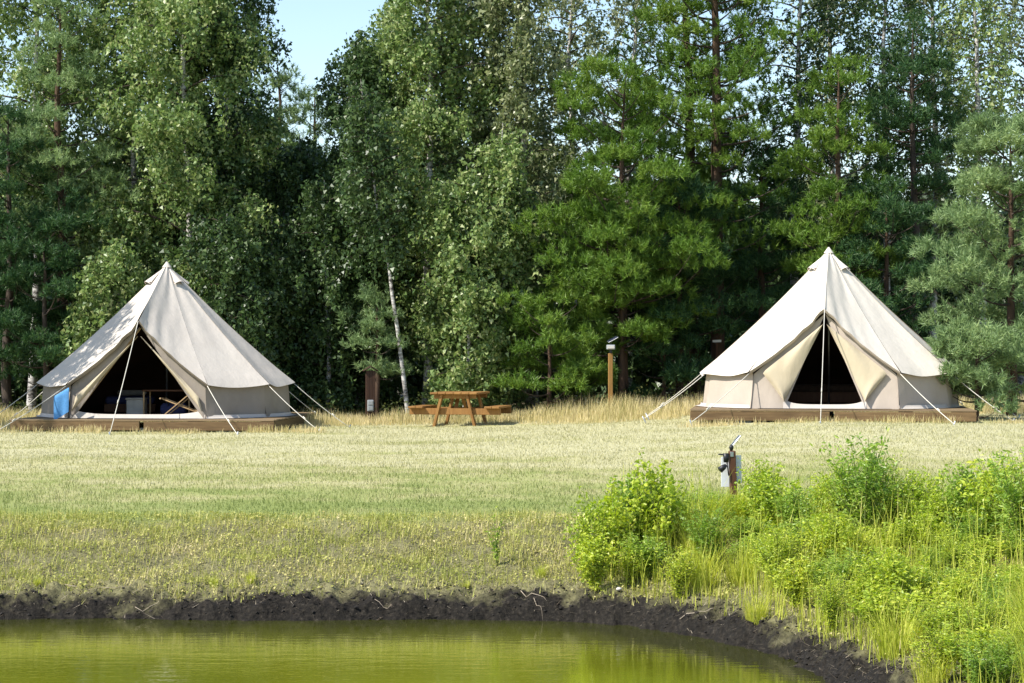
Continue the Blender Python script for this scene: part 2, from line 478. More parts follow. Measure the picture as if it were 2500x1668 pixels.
WATER = -0.60
def ground_z(x, y, rough=True):
    x = np.asarray(x, float); y = np.asarray(y, float)
    d = shore_d(x, y)
    dd = d + (fbm(x * 2.3, y * 2.3, 3) - 0.5) * 0.26 * ss(-0.1, 0.1, d) * (1 - ss(0.6, 2.0, d)) if rough else d
    z = np.interp(dd, [-6, -1, -0.12, 0.0, 0.10, 0.24, 1.0, 2.0, 2.6, 3.4], [-1.6, -1.0, -0.70, -0.615, -0.50, -0.425, -0.30, -0.10, -0.015, 0.0])
    z = z + 0.24 * ss(-2, 6, x) * ss(24, 37, y)
    if rough:
        near = ss(-0.2, 0.0, d) * (1 - ss(0.35, 0.9, d))
        z = z + near * ((fbm(x * 9, y * 9, 11) - 0.5) * 0.11 + (vnoise(x * 31, y * 31, 21) - 0.5) * 0.05)
        mid = ss(0.3, 0.7, d) * (1 - ss(2.2, 3.2, d))
        z = z + mid * (fbm(x * 3.1, y * 3.1, 5) - 0.5) * 0.11
        z = z + (fbm(x * 0.5, y * 0.5, 9) - 0.5) * 0.07 * ss(3, 8, d) * (1 - ss(60, 90, y))
    return z

def gz(x, y):
    return float(ground_z(x, y))

def ground_at(xd, yd):
    """where the line of sight through a pixel of the photograph meets the ground"""
    xs, ys = xd * 2500 / 2350, yd * 2500 / 2350
    Yv = np.arange(9.0, 60.0, 0.01)
    Xv = (xs - 1250.0) * Yv / F
    k = np.argmax(CAMZ - (ys - 859.0) * Yv / F <= ground_z(Xv, Yv))
    return Vector((Xv[k], Yv[k], ground_z(Xv[k], Yv[k])))

thetas = np.concatenate([np.linspace(R(-2), R(118), 620, endpoint=False), np.linspace(R(118), R(358), 150, endpoint=False)])
offs = np.concatenate([[-6, -4.5, -3, -2, -1.2, -0.7, -0.4, -0.25, -0.15, -0.09], np.arange(-0.06, 0.66, 0.028), np.arange(0.7, 3.2, 0.11), np.geomspace(3.3, 45, 46), np.geomspace(52, 4000, 14)])
Rt = np.interp((thetas + math.pi) % (2 * math.pi) - math.pi, TH, RR, period=2 * math.pi)
gx = CX + (Rt[None, :] + offs[:, None]) * np.cos(thetas)[None, :]
gy = CY + (Rt[None, :] + offs[:, None]) * np.sin(thetas)[None, :]
gzv = ground_z(gx, gy)
nT, nO = len(thetas), len(offs)
V = np.stack([gx, gy, gzv], -1).reshape(-1, 3)
V = np.vstack([V, [[CX, CY, -1.6]]])
i, j = np.meshgrid(np.arange(nO - 1), np.arange(nT), indexing='ij')
j2 = (j + 1) % nT
q = np.stack([i * nT + j, (i + 1) * nT + j, (i + 1) * nT + j2, i * nT + j2], -1).reshape(-1, 4)
T = np.vstack([q[:, [0, 1, 2]], q[:, [0, 2, 3]]])
cen = np.stack([np.full(nT, len(V) - 1), np.arange(nT), (np.arange(nT) + 1) % nT], -1)
me = np_mesh('ground', V, np.vstack([T, cen]), M['ground'], True)
att = me.attributes.new('shore', 'FLOAT', 'POINT')
att.data.foreach_set('value', np.clip(shore_d(V[:, 0], V[:, 1]), -5, 20).astype(np.float32))
structure(obj('ground', me))

wv = [(CX, CY, WATER)] + [(CX + (r0 + 0.35) * math.cos(t), CY + (r0 + 0.35) * math.sin(t), WATER) for t, r0 in zip(TH[::4], RR[::4])]
nw = len(wv) - 1
rings = [0.0, 0.4, 0.6, 0.7, 0.76, 0.82, 0.87, 0.91, 0.94, 0.97, 1.0]
wa = np.array(wv)[1:]; ctr = np.array([CX, CY, WATER])
V = np.vstack([ctr + (wa - ctr) * max(q_, 0.002) for q_ in rings])
q = np.array([(a_ * nw + k, a_ * nw + (k + 1) % nw, (a_ + 1) * nw + (k + 1) % nw, (a_ + 1) * nw + k) for a_ in range(len(rings) - 1) for k in range(nw)])
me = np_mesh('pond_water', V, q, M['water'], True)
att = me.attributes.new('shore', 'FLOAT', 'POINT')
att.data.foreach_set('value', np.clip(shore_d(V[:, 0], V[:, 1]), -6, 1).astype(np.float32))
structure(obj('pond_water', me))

# ------------------------------------------------------------------ plant building blocks
def unit(a):
    return a / (np.linalg.norm(a, axis=-1, keepdims=True) + 1e-9)

def rand_dir(n, g):
    return unit(g.normal(size=(n, 3)))

def leaf_geo(P, D, N, L, W, fold=0.25):
    """diamond leaves folded along the midrib: P foot, D direction, N normal"""
    D = unit(D); B = unit(np.cross(D, N)); N = np.cross(B, D)
    L = L[:, None]; W = W[:, None]
    mid = P + D * L * 0.45 + N * W * fold
    V = np.stack([P, mid - B * W * 0.5, P + D * L, mid + B * W * 0.5], 1).reshape(-1, 3)
    b = np.arange(len(P))[:, None] * 4
    return V, np.vstack([b + np.array([[0, 2, 1]]), b + np.array([[0, 3, 2]])])

def small_leaf_geo(P, D, N, L, W):
    D = unit(D); B = unit(np.cross(D, N))
    L = L[:, None]; W = W[:, None]
    V = np.stack([P - B * W * 0.5, P + B * W * 0.5, P + D * L], 1).reshape(-1, 3)
    return V, np.arange(len(P))[:, None] * 3 + np.array([[0, 1, 2]])

def blade_geo(P, H, W, lean, az, seg=1):
    """grass blades rooted at P; lean is the sideways reach of the tip"""
    n = len(P)
    out = np.stack([np.cos(az), np.sin(az), np.zeros(n)], 1)
    side = np.stack([-np.sin(az), np.cos(az), np.zeros(n)], 1)
    up = np.array([[0, 0, 1.0]])
    H = H[:, None]; W = W[:, None]; lean = lean[:, None]
    if seg == 1:
        V = np.stack([P - side * W / 2, P + side * W / 2, P + up * H + out * lean], 1).reshape(-1, 3)
        return V, np.arange(n)[:, None] * 3 + np.array([[0, 1, 2]])
    m = P + up * H * 0.6 + out * lean * 0.35
    V = np.stack([P - side * W / 2, P + side * W / 2, m - side * W * 0.38, m + side * W * 0.38, P + up * H + out * lean], 1).reshape(-1, 3)
    b = np.arange(n)[:, None] * 5
    return V, np.vstack([b + np.array([[0, 1, 3]]), b + np.array([[0, 3, 2]]), b + np.array([[2, 3, 4]])])

def join(geos):
    Vs, Fs, n = [], [], 0
    for V, Fc in geos:
        Vs.append(V); Fs.append(Fc + n); n += len(V)
    return np.vstack(Vs), np.vstack(Fs)

def tubes_geo(paths, n=5):
    """(points, radii) pairs as one set of triangles"""
    V, Fc, o = [], [], 0
    for P, r in paths:
        v, f = tube(P, r, n, False)
        V += [tuple(p) for p in v]
        for a, b, c, d in f:
            Fc.append((a + o, b + o, c + o)); Fc.append((a + o, c + o, d + o))
        o += len(v)
    return np.array(V), np.array(Fc)

def birch_geo(g, h, rad, base, nstr=900, per=15, leaf=0.086, lean=(0, 0), droop=0.5, trunk_r=None, low=0.5):
    """trunk with limbs, and strands of leaves that hang from them"""
    nT_ = 12
    ts = np.linspace(0, 1, nT_)
    wob = np.cumsum(g.normal(size=(nT_, 2)) * 0.012 * h, 0) * 0.35
    wob[0] = 0
    tr = np.stack([lean[0] * ts + wob[:, 0], lean[1] * ts + wob[:, 1], ts * h], 1)
    r0 = trunk_r or 0.007 * h + 0.02
    paths = [(tr, list(r0 * (1 - ts) ** 0.8 + 0.008))]
    cens, dirs = [], []
    nl = int(26 + h * 3.4)
    nstr = int(nstr * 1.3); per = int(per * 2.2)
    tb = base / h
    for k in range(nl):
        t = tb + (0.985 - tb) * ((k + g.random()) / nl)
        u = (t - tb) / (1 - tb)
        prof = (low + (1 - low) * min(1, u / 0.3)) if u < 0.3 else math.sqrt(max(0.0, 1 - ((u - 0.3) / 0.72) ** 2))
        L = rad * (0.25 + 0.75 * prof) * g.uniform(0.6, 1.12) * (0.35 if u > 0.93 else 1)
        az = k * 2.4 + g.uniform(-0.5, 0.5)
        p0 = np.array([np.interp(t, ts, tr[:, 0]), np.interp(t, ts, tr[:, 1]), t * h])
        up = g.uniform(0.35, 0.9); dr = g.uniform(0.3, 0.9) * droop * 1.6
        s = np.linspace(0, 1, 6)
        cv = g.uniform(-0.5, 0.5)
        P = p0 + np.stack([np.cos(az + cv * s) * L * s, np.sin(az + cv * s) * L * s, L * (up * s - dr * s * s)], 1)
        paths.append((P, list((0.010 + 0.010 * L) * (1 - s * 0.85))))
        m = max(3, int(nstr / nl * (0.4 + 0.9 * L / rad)))
        sq = g.uniform(0.15, 1.03, m) ** 0.8
        c = np.stack([np.interp(sq, s, P[:, a]) for a in range(3)], 1)
        c += g.normal(size=(m, 3)) * np.array([0.17, 0.17, 0.13]) * (0.45 + 0.30 * L)
        cens.append(c)
    c = np.vstack(cens)
    ln = g.uniform(0.25, 0.95, len(c)) * (0.7 + droop * 0.6)
    idx = np.repeat(np.arange(len(c)), per)
    s = g.random(len(idx))
    sway = g.normal(size=(len(c), 2)) * 0.22
    P = c[idx].copy()
    P[:, 2] -= s * ln[idx]
    P[:, :2] += sway[idx] * s[:, None]
    P += g.normal(size=P.shape) * 0.062
    P[:, 2] = np.maximum(P[:, 2], 0.12)
    D = rand_dir(len(P), g) * 0.8 + np.array([0, 0, -0.7])
    N = rand_dir(len(P), g) + np.array([0, 0, 0.45])
    L = leaf * g.uniform(0.5, 1.4, len(P))
    crown = small_leaf_geo(P, D, N, L, L * g.uniform(0.75, 1.0, len(P)))
    return tubes_geo(paths[:1], 8), crown, tubes_geo(paths[1:], 4)

def pine_geo(g, h, rad, base, nshoot=1500, needles=26, nl=0.135, shape=0.75, trunk_r=None, dead=True, lean=(0, 0), top=0.22):
    """Scots pine: whorls of boughs that turn up at the tips, each shoot a brush of needles"""
    ts = np.linspace(0, 1, 10)
    wob = np.cumsum(g.normal(size=(10, 2)) * 0.008 * h, 0) * 0.4; wob[0] = 0
    tr = np.stack([lean[0] * ts + wob[:, 0], lean[1] * ts + wob[:, 1], ts * h * 0.985], 1)
    r0 = trunk_r or 0.014 * h + 0.015
    paths = [(tr, list(r0 * (1 - ts) ** 0.75 + 0.012))]
    cens, axes = [], []
    nshoot = int(nshoot * 1.55)
    nw = max(3, int((h - base) / 0.62))
    tot = 0
    spec = []
    for k in range(nw):
        u = (k + 0.5) / nw
        zc = base + (h * 0.97 - base) * u
        L0 = rad * (top + (1 - top) * (1 - u) ** shape) * (0.62 + 0.38 * min(1, u / 0.22))
        for b in range(g.integers(5, 8)):
            spec.append((zc + g.uniform(-0.34, 0.34), u, L0 * g.uniform(0.55, 1.15), k * 1.3 + b * 1.15 + g.uniform(-0.4, 0.4)))
    W = sum(L ** 1.3 for _, _, L, _ in spec)
    for zc, u, L, az in spec:
        t = zc / h
        p0 = np.array([np.interp(t, ts, tr[:, 0]), np.interp(t, ts, tr[:, 1]), zc])
        s = np.linspace(0, 1, 6)
        el = 0.05 + 0.75 * u + g.uniform(-0.18, 0.18)
        cv = g.uniform(-0.35, 0.35)
        P = p0 + np.stack([np.cos(az + cv * s) * L * s, np.sin(az + cv * s) * L * s, L * (el * s * 0.8 - 0.28 * s * (1 - s) + 0.16 * s ** 3)], 1)
        paths.append((P, list((0.012 + 0.012 * L) * (1 - 0.85 * s))))
        m = max(4, int(nshoot * L ** 1.3 / W))
        bd = np.array([np.cos(az + cv), np.sin(az + cv), 0.0]); sd = np.array([-bd[1], bd[0], 0])
        npad = max(1, int(round(L * 1.3)))                     # each bough carries flat-bottomed pads of upright shoots
        ps = np.linspace(1.0, 0.45, npad) if npad > 1 else np.array([0.9])
        poff = g.normal(size=npad) * 0.22 * L * (1.15 - ps)
        prad = (0.21 + 0.14 * L) * g.uniform(0.65, 1.3, npad)
        pick = g.integers(0, npad, m)
        rr_ = np.sqrt(g.random(m)); aa = g.uniform(0, 6.283, m)
        c0 = np.stack([np.interp(ps, s, P[:, a]) for a in range(3)], 1) + sd * poff[:, None]
        du = rr_ * np.cos(aa) * prad[pick] * 1.25; dv = rr_ * np.sin(aa) * prad[pick]
        c = c0[pick] + bd * du[:, None] + sd * dv[:, None]
        c[:, 2] += 0.8 * prad[pick] * (1 - rr_ ** 2) * g.random(m) + g.normal(size=m) * 0.03
        cens.append(c)
        axes.append((bd * du[:, None] + sd * dv[:, None]) / prad[pick][:, None] * 0.55 + np.array([0, 0, 0.85]) + g.normal(size=(m, 3)) * 0.28)
    c = np.vstack(cens); ax = unit(np.vstack(axes))
    n = len(c)
    idx = np.repeat(np.arange(n), needles)
    s = g.random(len(idx))
    sl = g.uniform(0.10, 0.24, n)
    P = c[idx] + ax[idx] * (s * sl[idx])[:, None]
    D = unit(ax[idx] * g.uniform(0.35, 1.0, len(idx))[:, None] + rand_dir(len(idx), g) * 0.75)
    B = unit(np.cross(D, rand_dir(len(idx), g)))
    L = nl * g.uniform(0.7, 1.2, len(idx))
    w = nl * 0.15
    V = np.stack([P - B * w / 2, P + B * w / 2, P + D * L[:, None]], 1).reshape(-1, 3)
    Fc = np.arange(len(idx))[:, None] * 3 + np.array([[0, 1, 2]])
    return tubes_geo(paths[:1], 8), (V, Fc), tubes_geo(paths[1:], 5)

def plant_tree(name, cat, label, x, y, wood_geo, crown_geo, wood_mat, leaf_m, rz=0.0, group=None, limbs=None):
    t = thing(name, label, cat, (x, y, gz(x, y) - 0.03), rz, group)
    obj('trunk', np_mesh('trunk', wood_geo[0], wood_geo[1], M[wood_mat], True), t)
    stuff(obj('crown', np_mesh('crown', crown_geo[0], crown_geo[1], M[leaf_m]), t))
    if limbs is not None:
        stuff(obj('limbs', np_mesh('limbs', limbs[0], limbs[1], M['darkbark'], True), t))
    return t

# ------------------------------------------------------------------ tents
def wood_deck(label, cx, cy, top, yaw, w=5.3, dpt=5.3, h=0.20):
    t = thing('wooden_deck', label, 'deck', (cx, cy, top - h), yaw)
    npl = 37
    pw = dpt / npl
    for k in range(npl):
        box('plank', (random.uniform(-0.01, 0.01), -dpt / 2 + pw * (k + 0.5), h - 0.014 + random.uniform(-0.002, 0.002)), (w, pw - 0.008, 0.028), M['deck'], t, bev=0.004)
    hh = h - 0.033
    box('fascia_board', (-w / 4 - 0.02, -dpt / 2 + 0.03, hh / 2), (w / 2 - 0.045, 0.045, hh), M['fascia'], t)
    box('fascia_board', (w / 4 + 0.02, -dpt / 2 + 0.03, hh / 2 - 0.004), (w / 2 - 0.045, 0.045, hh), M['fascia'], t)
    for s in (-1, 1):
        box('fascia_board', (s * (w / 2 - 0.03), 0.03, hh / 2), (0.045, dpt - 0.12, hh), M['fascia'], t)
    for s in (-0.62, 0.0, 0.62):
        box('support_block', (s * w / 2, -dpt / 2 + 0.35, -0.07), (0.28, 0.42, 0.22), M['grey'], t)
        box('support_block', (s * w / 2, dpt / 2 - 0.35, -0.07), (0.28, 0.42, 0.22), M['grey'], t)
    return t

RO, HA, HE, AD = 2.5, 3.0, 0.66, R(33)
def pol(r, a, z):
    return Vector((r * math.sin(a), -r * math.cos(a), z))

def bell_tent(label, cx, cy, top, face, roof, wall, opening, flap_w, peak_r, ground_drop, seed):
    g = np.random.default_rng(seed)
    t = thing('bell_tent', label, 'tent', (cx, cy, top + 0.004), face)
    ang = [AD + k * (2 * math.pi - 2 * AD) / 9 for k in range(10)]
    A = Vector((0, 0, HA)); PK = pol(peak_r, 0, 1.84)
    E = [pol(RO, a, HE + g.uniform(-0.015, 0.015)) for a in ang]
    for k in range(9):
        a, b = E[k], E[k + 1]
        sag = g.uniform(0.025, 0.05); ph = g.uniform(0, 6, 3); am = g.uniform(-0.02, 0.02)
        mid = (A + a + b) / 3
        nrm = (a - A).cross(b - A).normalized()
        if nrm.z < 0: nrm = -nrm
        def roofpt(u, v, a=a, b=b, sag=sag, ph=ph, nrm=nrm, am=am):
            v = 0.004 + v * 0.996
            p = A.lerp(a, v).lerp(A.lerp(b, v), u)
            s4 = 4 * u * (1 - u)
            p = p - nrm * (sag * s4 * v * (1.1 - 0.5 * v) + 0.05 * math.sin(math.pi * v))
            p += nrm * (0.006 * math.sin(9 * u + ph[0]) * v + 0.010 * math.sin(5 * v + 7 * u + ph[1]) * s4)
            if v > 0.9:
                w = (v - 0.9) / 0.1
                p.z -= w * w * (0.040 * s4 + 0.012)
                d = Vector((p.x, p.y, 0)).normalized()
                p += d * 0.035 * w
            return p
        obj('roof_panel', grid_mesh(roofpt, 12, 26, 'roof_panel', roof), t)
        def wallpt(u, v, a=a, b=b, ph=ph):
            p = a.lerp(b, u)
            r_ = Vector((p.x, p.y, 0))
            s4 = 4 * u * (1 - u)
            q_ = r_ * (0.955 + 0.03 * v + 0.012 * s4) + r_.normalized() * 0.018 * math.sin(11 * u + ph[2] + v * 2.5) * (0.3 + 0.7 * v)
            return Vector((q_.x, q_.y, (HE - 0.01 - 0.03 * s4) * (1 - v) + 0.0 * v))
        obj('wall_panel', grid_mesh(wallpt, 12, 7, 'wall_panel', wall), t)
        lo = a.lerp(b, 0.5)
    # the two roof panels over the door, drawn out to the door peak
    for s in (-1, 1):
        e = E[0] if s > 0 else E[9]
        ph = g.uniform(0, 6, 3)
        nrm = (PK - A).cross(e - A).normalized()
        if nrm.z < 0: nrm = -nrm
        def frontpt(u, v, e=e, nrm=nrm, ph=ph):
            v = 0.004 + v * 0.996
            p = A.lerp(PK, v).lerp(A.lerp(e, v), u)
            s4 = 4 * u * (1 - u)
            p -= nrm * (0.07 * s4 * v + 0.05 * math.sin(math.pi * v) * u)
            near = math.exp(-((u * 1.7) ** 2 + ((v - 0.95) * 3.0) ** 2) * 1.6)
            p += nrm * near * 0.022 * math.sin(26 * u + 3 * (1 - v) + ph[0])
            p += nrm * 0.012 * math.sin(15 * u * (0.4 + v) + ph[1]) * (1 - v) * s4
            return p
        obj('door_roof_panel', grid_mesh(frontpt, 16, 26, 'door_roof_panel', roof), t)
        # folded hem along the roof edge over the door
        edge = [frontpt(i / 16, 1.0) for i in range(17)]
        v_, f_ = [], []
        for p in edge:
            v_ += [p + Vector((0, -0.004, 0.004)), p + Vector((0, 0.025, -0.055)), p + Vector((0, 0.075, -0.050))]
        for i_ in range(16):
            f_ += [(3 * i_, 3 * i_ + 3, 3 * i_ + 4, 3 * i_ + 1), (3 * i_ + 1, 3 * i_ + 4, 3 * i_ + 5, 3 * i_ + 2)]
        obj('roof_hem', MB().add(v_, f_).mesh('roof_hem', wall, True), t)
        # door wall beside the opening
        hx = RO * math.sin(AD) * 0.982
        yb, yp = -RO * math.cos(AD) * 0.975, -(peak_r - 0.14)
        zp = 1.74
        def fy(z):
            return yb + (yp - yb) * z / zp
        def sidept(u, v, s=s):
            w = v
            if w < 0.3:
                o_ = Vector((s * hx * (1 - 0.018 * w / 0.3), 0, w / 0.3 * (HE - 0.05)))
            else:
                k_ = (w - 0.3) / 0.7
                o_ = Vector((s * hx * 0.982 * (1 - k_), 0, (HE - 0.05) + (zp - HE + 0.05) * k_))
            i_ = Vector((s * opening * (1 - w), 0, zp * w))
            p = o_.lerp(i_, u)
            p.y = fy(p.z) + 0.02 * math.sin(7 * u + 9 * v) * u * (1 - v)
            return p
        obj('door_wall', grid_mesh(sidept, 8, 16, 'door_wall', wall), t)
        # door flap folded back against the door wall
        ph = g.uniform(0, 6, 2)
        def flappt(u, v, s=s, ph=ph):
            a_ = Vector((s * 0.03, 0, 1.55)); b_ = Vector((s * (opening + 0.0), 0, 0.14)); c_ = Vector((s * (opening * 0.45 + flap_w[1]), 0, flap_w[2]))
            edge_ = a_.lerp(b_, v)
            out = a_.lerp(c_, min(1, v / 0.7)) if v < 0.7 else c_.lerp(b_, (v - 0.7) / 0.3)
            p = edge_.lerp(out, u)
            bul = 4 * u * (1 - u)
            p.y = fy(p.z) - 0.035 - 0.05 * bul - 0.018 * math.sin(9 * u + 12 * v + ph[0]) * u - 0.05 * u * v
            return p
        obj('door_flap', grid_mesh(flappt, 10, 24, 'door_flap', M['flap']), t)
        beam('door_pole', (s * hx * 0.97, yb + 0.09, 0), (s * 0.02, yp + 0.07, zp - 0.03), 0.03, 0.03, M['pale_wood'], t)
    # groundsheet lip across the doorway
    def lip(u, v):
        x = -opening * 1.03 + 2.06 * opening * u
        e_ = abs(2 * u - 1)
        return Vector((x, -RO * math.cos(AD) * 0.965 - 0.03 + 0.05 * v, 0.005 + v * (0.075 + 0.10 * e_ ** 5)))
    obj('groundsheet_lip', grid_mesh(lip, 24, 3, 'groundsheet_lip', M['sheet']), t)
    v_, f_ = [], []
    for k in range(11):
        a_ = ang[0] + (2 * math.pi - 2 * AD) * k / 10
    sk = [(ang[0] + (2 * math.pi - 2 * AD) * k / 54) for k in range(55)]
    for k, a_ in enumerate(sk):
        wv_ = 0.02 * math.sin(k * 1.7) + 0.012 * math.sin(k * 3.1)
        v_ += [pol(RO * 0.975, a_, 0.07), pol(RO * 0.985, a_, 0.012), pol(RO * 1.015 + wv_, a_, 0.008)]
    for k in range(54):
        f_ += [(3 * k, 3 * k + 3, 3 * k + 4, 3 * k + 1), (3 * k + 1, 3 * k + 4, 3 * k + 5, 3 * k + 2)]
    obj('mud_skirt', MB().add(v_, f_).mesh('mud_skirt', M['sheet'], True), t)
    fl = [pol(RO * 0.95, R(6 * k), 0.006) for k in range(60)]
    obj('groundsheet', MB().add(fl, [tuple(range(60))]).mesh('groundsheet', M['rug']), t)
    # dark sheet added inside the walls to keep the interior dark
    def shade_liner(u, v):
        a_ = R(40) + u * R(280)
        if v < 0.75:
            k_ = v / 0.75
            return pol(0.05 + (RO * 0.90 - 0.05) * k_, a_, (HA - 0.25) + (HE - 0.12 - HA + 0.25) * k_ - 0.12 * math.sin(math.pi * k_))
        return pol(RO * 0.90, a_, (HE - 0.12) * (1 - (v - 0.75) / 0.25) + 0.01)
    obj('added_shade_lining', grid_mesh(shade_liner, 36, 16, 'added_shade_lining', M['shade_liner']), t)
    # vents under hoods below the apex
    for a_ in (R(-52), R(52), R(128), R(-128)):
        def hood(u, v, a_=a_):
            w = (u - 0.5) * 2
            r_ = 0.06 + 0.36 * v
            lift = 0.050 * v * (1 - w * w)
            return pol(r_ + lift * 0.9, a_ + w * R(17) * (0.35 + 0.65 * v), HA - 0.02 - (HA - HE) / RO * r_ * 0.985 + lift * 1.0)
        h_ = obj('vent_hood', grid_mesh(hood, 8, 6, 'vent_hood', roof), t)
        def mouth(u, v, a_=a_):
            p = hood(u, 0.97, a_)
            w = (u - 0.5) * 2
            q_ = pol(0.40, a_ + w * R(17), HA - (HA - HE) / RO * 0.40 + 0.008)
            return p.lerp(q_, v)
        obj('vent_mesh', grid_mesh(mouth, 8, 1, 'vent_mesh', M['vent']), h_)
    def cap(u, v):
        a_ = 2 * math.pi * u
        return pol(0.012 + 0.085 * v, a_, HA + 0.045 - 0.115 * v)
    obj('apex_cap', grid_mesh(cap, 14, 3, 'apex_cap', roof), t)
    obj('centre_pole', MB().add(*tube([(0, 0, 0.01), (0, 0, HA - 0.03)], 0.02, 8)).mesh('centre_pole', M['steel'], True), t)
    # guy ropes
    gl = [(E[k] + Vector((0, 0, -0.03)), ang[k], [4.2, 3.7, 3.6, 3.7, 3.8, 3.8, 3.7, 3.6, 3.7, 4.2][k]) for k in range(10)]
    gl.append((PK + Vector((0, -0.02, 0.0)), 0.0, 3.8))
    for p0, a_, r_ in gl:
        p1 = pol(r_, a_, -ground_drop)
        P = []
        for i_ in range(9):
            s = i_ / 8
            p = p0.lerp(p1, s); p.z -= 0.03 * math.sin(math.pi * s)
            P.append(p)
        ro = obj('guy_rope', MB().add(*tube(P, 0.0075, 6)).mesh('guy_rope', M['rope'], True), t)
        d = (p0 - p1).normalized()
        kk = p0.lerp(p1, 0.72)
        obj('rope_tensioner', MB().add(*tube([kk - d * 0.04, kk + d * 0.04], 0.011, 6)).mesh('rope_tensioner', M['rope'], True), ro)
        out = Vector((math.sin(a_), -math.cos(a_), 0))
        obj('tent_peg', MB().add(*tube([p1 + out * 0.03 + Vector((0, 0, 0.05)), p1 - out * 0.10 - Vector((0, 0, 0.20))], 0.012, 6)).mesh('tent_peg', M['steel'], True), ro)
    return t

LT = dict(cx=wx(383, 42.9), cy=42.9, top=0.235)
RT = dict(cx=wx(1902, 41.5), cy=41.5, top=0.455)
wood_deck('low brown wooden deck under the open left tent', LT['cx'] + 0.10, LT['cy'] + 0.05, LT['top'], R(-4), 5.0, 5.1)
wood_deck('low brown wooden deck under the half open right tent', RT['cx'], RT['cy'], RT['top'], R(-7), 5.1, 5.1)
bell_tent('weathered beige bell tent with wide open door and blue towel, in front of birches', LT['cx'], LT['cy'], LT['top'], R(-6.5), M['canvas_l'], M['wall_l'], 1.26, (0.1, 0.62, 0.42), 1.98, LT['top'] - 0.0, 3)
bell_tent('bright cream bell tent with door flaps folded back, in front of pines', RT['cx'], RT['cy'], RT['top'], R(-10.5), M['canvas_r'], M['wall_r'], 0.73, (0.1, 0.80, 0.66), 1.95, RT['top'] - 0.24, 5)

def tl(T_, face, x, y, z=0.0):
    """a place inside a tent, in its own axes"""
    c, s = math.cos(face), math.sin(face)
    return (T_['cx'] + c * x - s * y, T_['cy'] + s * x + c * y, T_['top'] + 0.012 + z)

FL, FR = R(-6.5), R(-10.5)
# blue towel on the front left guy rope
tw = tag(obj('towel', None), 'small blue towel hanging from the left tent\'s guy rope', 'towel')
p = at(141, 905, Y=40.74)
tw.location = p
def towelpt(u, v):
    if v < 0.5:
        k = 1 - v / 0.5; y = -0.018
    else:
        k = (v - 0.5) / 0.5 * 0.8; y = 0.018
    k0 = math.sin(min(1, abs(v - 0.5) * 12) * math.pi / 2)
    return Vector(((u - 0.5) * 0.28, y * k0 - 0.015 * math.sin(9 * u) * k, -0.46 * k + 0.045 + (u - 0.5) * 0.17))
obj('cloth', grid_mesh(towelpt, 10, 24, 'cloth', M['towel']), tw)

# things inside the left tent
b = thing('folding_rack', 'crossed pale wooden folding rack just inside the left tent', 'rack', tl(LT, FL, 0.72, -1.35), FL)
for s in (-1, 1):
    beam('crossed_leg', (-0.38, 0.16 * s, 0.02), (0.36, 0.16 * s, 0.62), 0.035, 0.022, M['pale_wood'], b)
    beam('crossed_leg', (0.40, 0.12 * s, 0.05), (-0.42, 0.12 * s, 0.36), 0.035, 0.022, M['pale_wood'], b)
beam('rail', (0.36, -0.2, 0.62), (0.36, 0.2, 0.62), 0.03, 0.03, M['pale_wood'], b)
beam('rail', (-0.42, -0.2, 0.36), (-0.42, 0.2, 0.36), 0.03, 0.03, M['pale_wood'], b)
beam('upright', (0.34, -0.19, 0.0), (0.34, -0.19, 0.60), 0.03, 0.03, M['pale_wood'], b)
b = thing('low_table', 'low slim framed table inside the left tent', 'table', tl(LT, FL, 0.25, -0.7), FL)
box('table_top', (0, 0, 0.50), (0.95, 0.5, 0.03), M['brown'], b)
for sx in (-1, 1):
    for sy in (-1, 1):
        beam('leg', (0.45 * sx, 0.22 * sy, 0), (0.45 * sx, 0.22 * sy, 0.485), 0.03, 0.03, M['pale_wood'], b)
b = thing('storage_box', 'pale storage box beside the low table in the left tent', 'box', tl(LT, FL, -0.45, -0.55), FL + 0.1)
box('body', (0, 0, 0.16), (0.36, 0.3, 0.31), M['linen'], b, bev=0.015)
box('lid', (0, 0, 0.335), (0.39, 0.33, 0.035), M['linen'], b, bev=0.012)
for sgn, nm in ((-1, 'bed with navy cover in the left tent, left of the pole'),):
    b = thing('bed', nm, 'bed', tl(LT, FL, -0.95, 0.75), FL + R(15))
    box('bed_frame', (0, 0, 0.14), (1.0, 1.9, 0.16), M['brown'], b)
    box('mattress', (0, 0, 0.29), (0.96, 1.86, 0.14), M['navy'], b, bev=0.04)
    box('pillow', (0, 0.7, 0.41), (0.6, 0.36, 0.11), M['linen'], b, bev=0.045)
b = thing('duffel_bag', 'navy duffel bag under the low table in the left tent', 'bag', tl(LT, FL, 0.35, -0.72), FL)
obj('body', MB().add(*tube([(-0.26, 0, 0.13), (-0.22, 0, 0.13), (0.22, 0, 0.13), (0.26, 0, 0.13)], [0.08, 0.125, 0.125, 0.08], 12)).mesh('body', M['navy'], True), b)
obj('handle', MB().add(*tube([(-0.1, -0.1, 0.2), (-0.07, -0.14, 0.28), (0.07, -0.14, 0.28), (0.1, -0.1, 0.2)], 0.012, 6)).mesh('handle', M['black'], True), b)
b = thing('bed', 'low brown wooden bed in the right tent', 'bed', tl(RT, FR, -0.1, 0.5), FR + R(90))
box('bed_frame', (0, 0, 0.16), (1.0, 1.9, 0.20), M['brown'], b)
box('mattress', (0, 0, 0.33), (0.96, 1.86, 0.14), M['rug'], b, bev=0.04)
box('headboard', (0, 0.97, 0.35), (1.0, 0.05, 0.55), M['brown'], b)
for sx in (-0.25, 0.25):
    box('pillow', (sx, 0.7, 0.45), (0.42, 0.34, 0.11), M['brown'], b, bev=0.045)

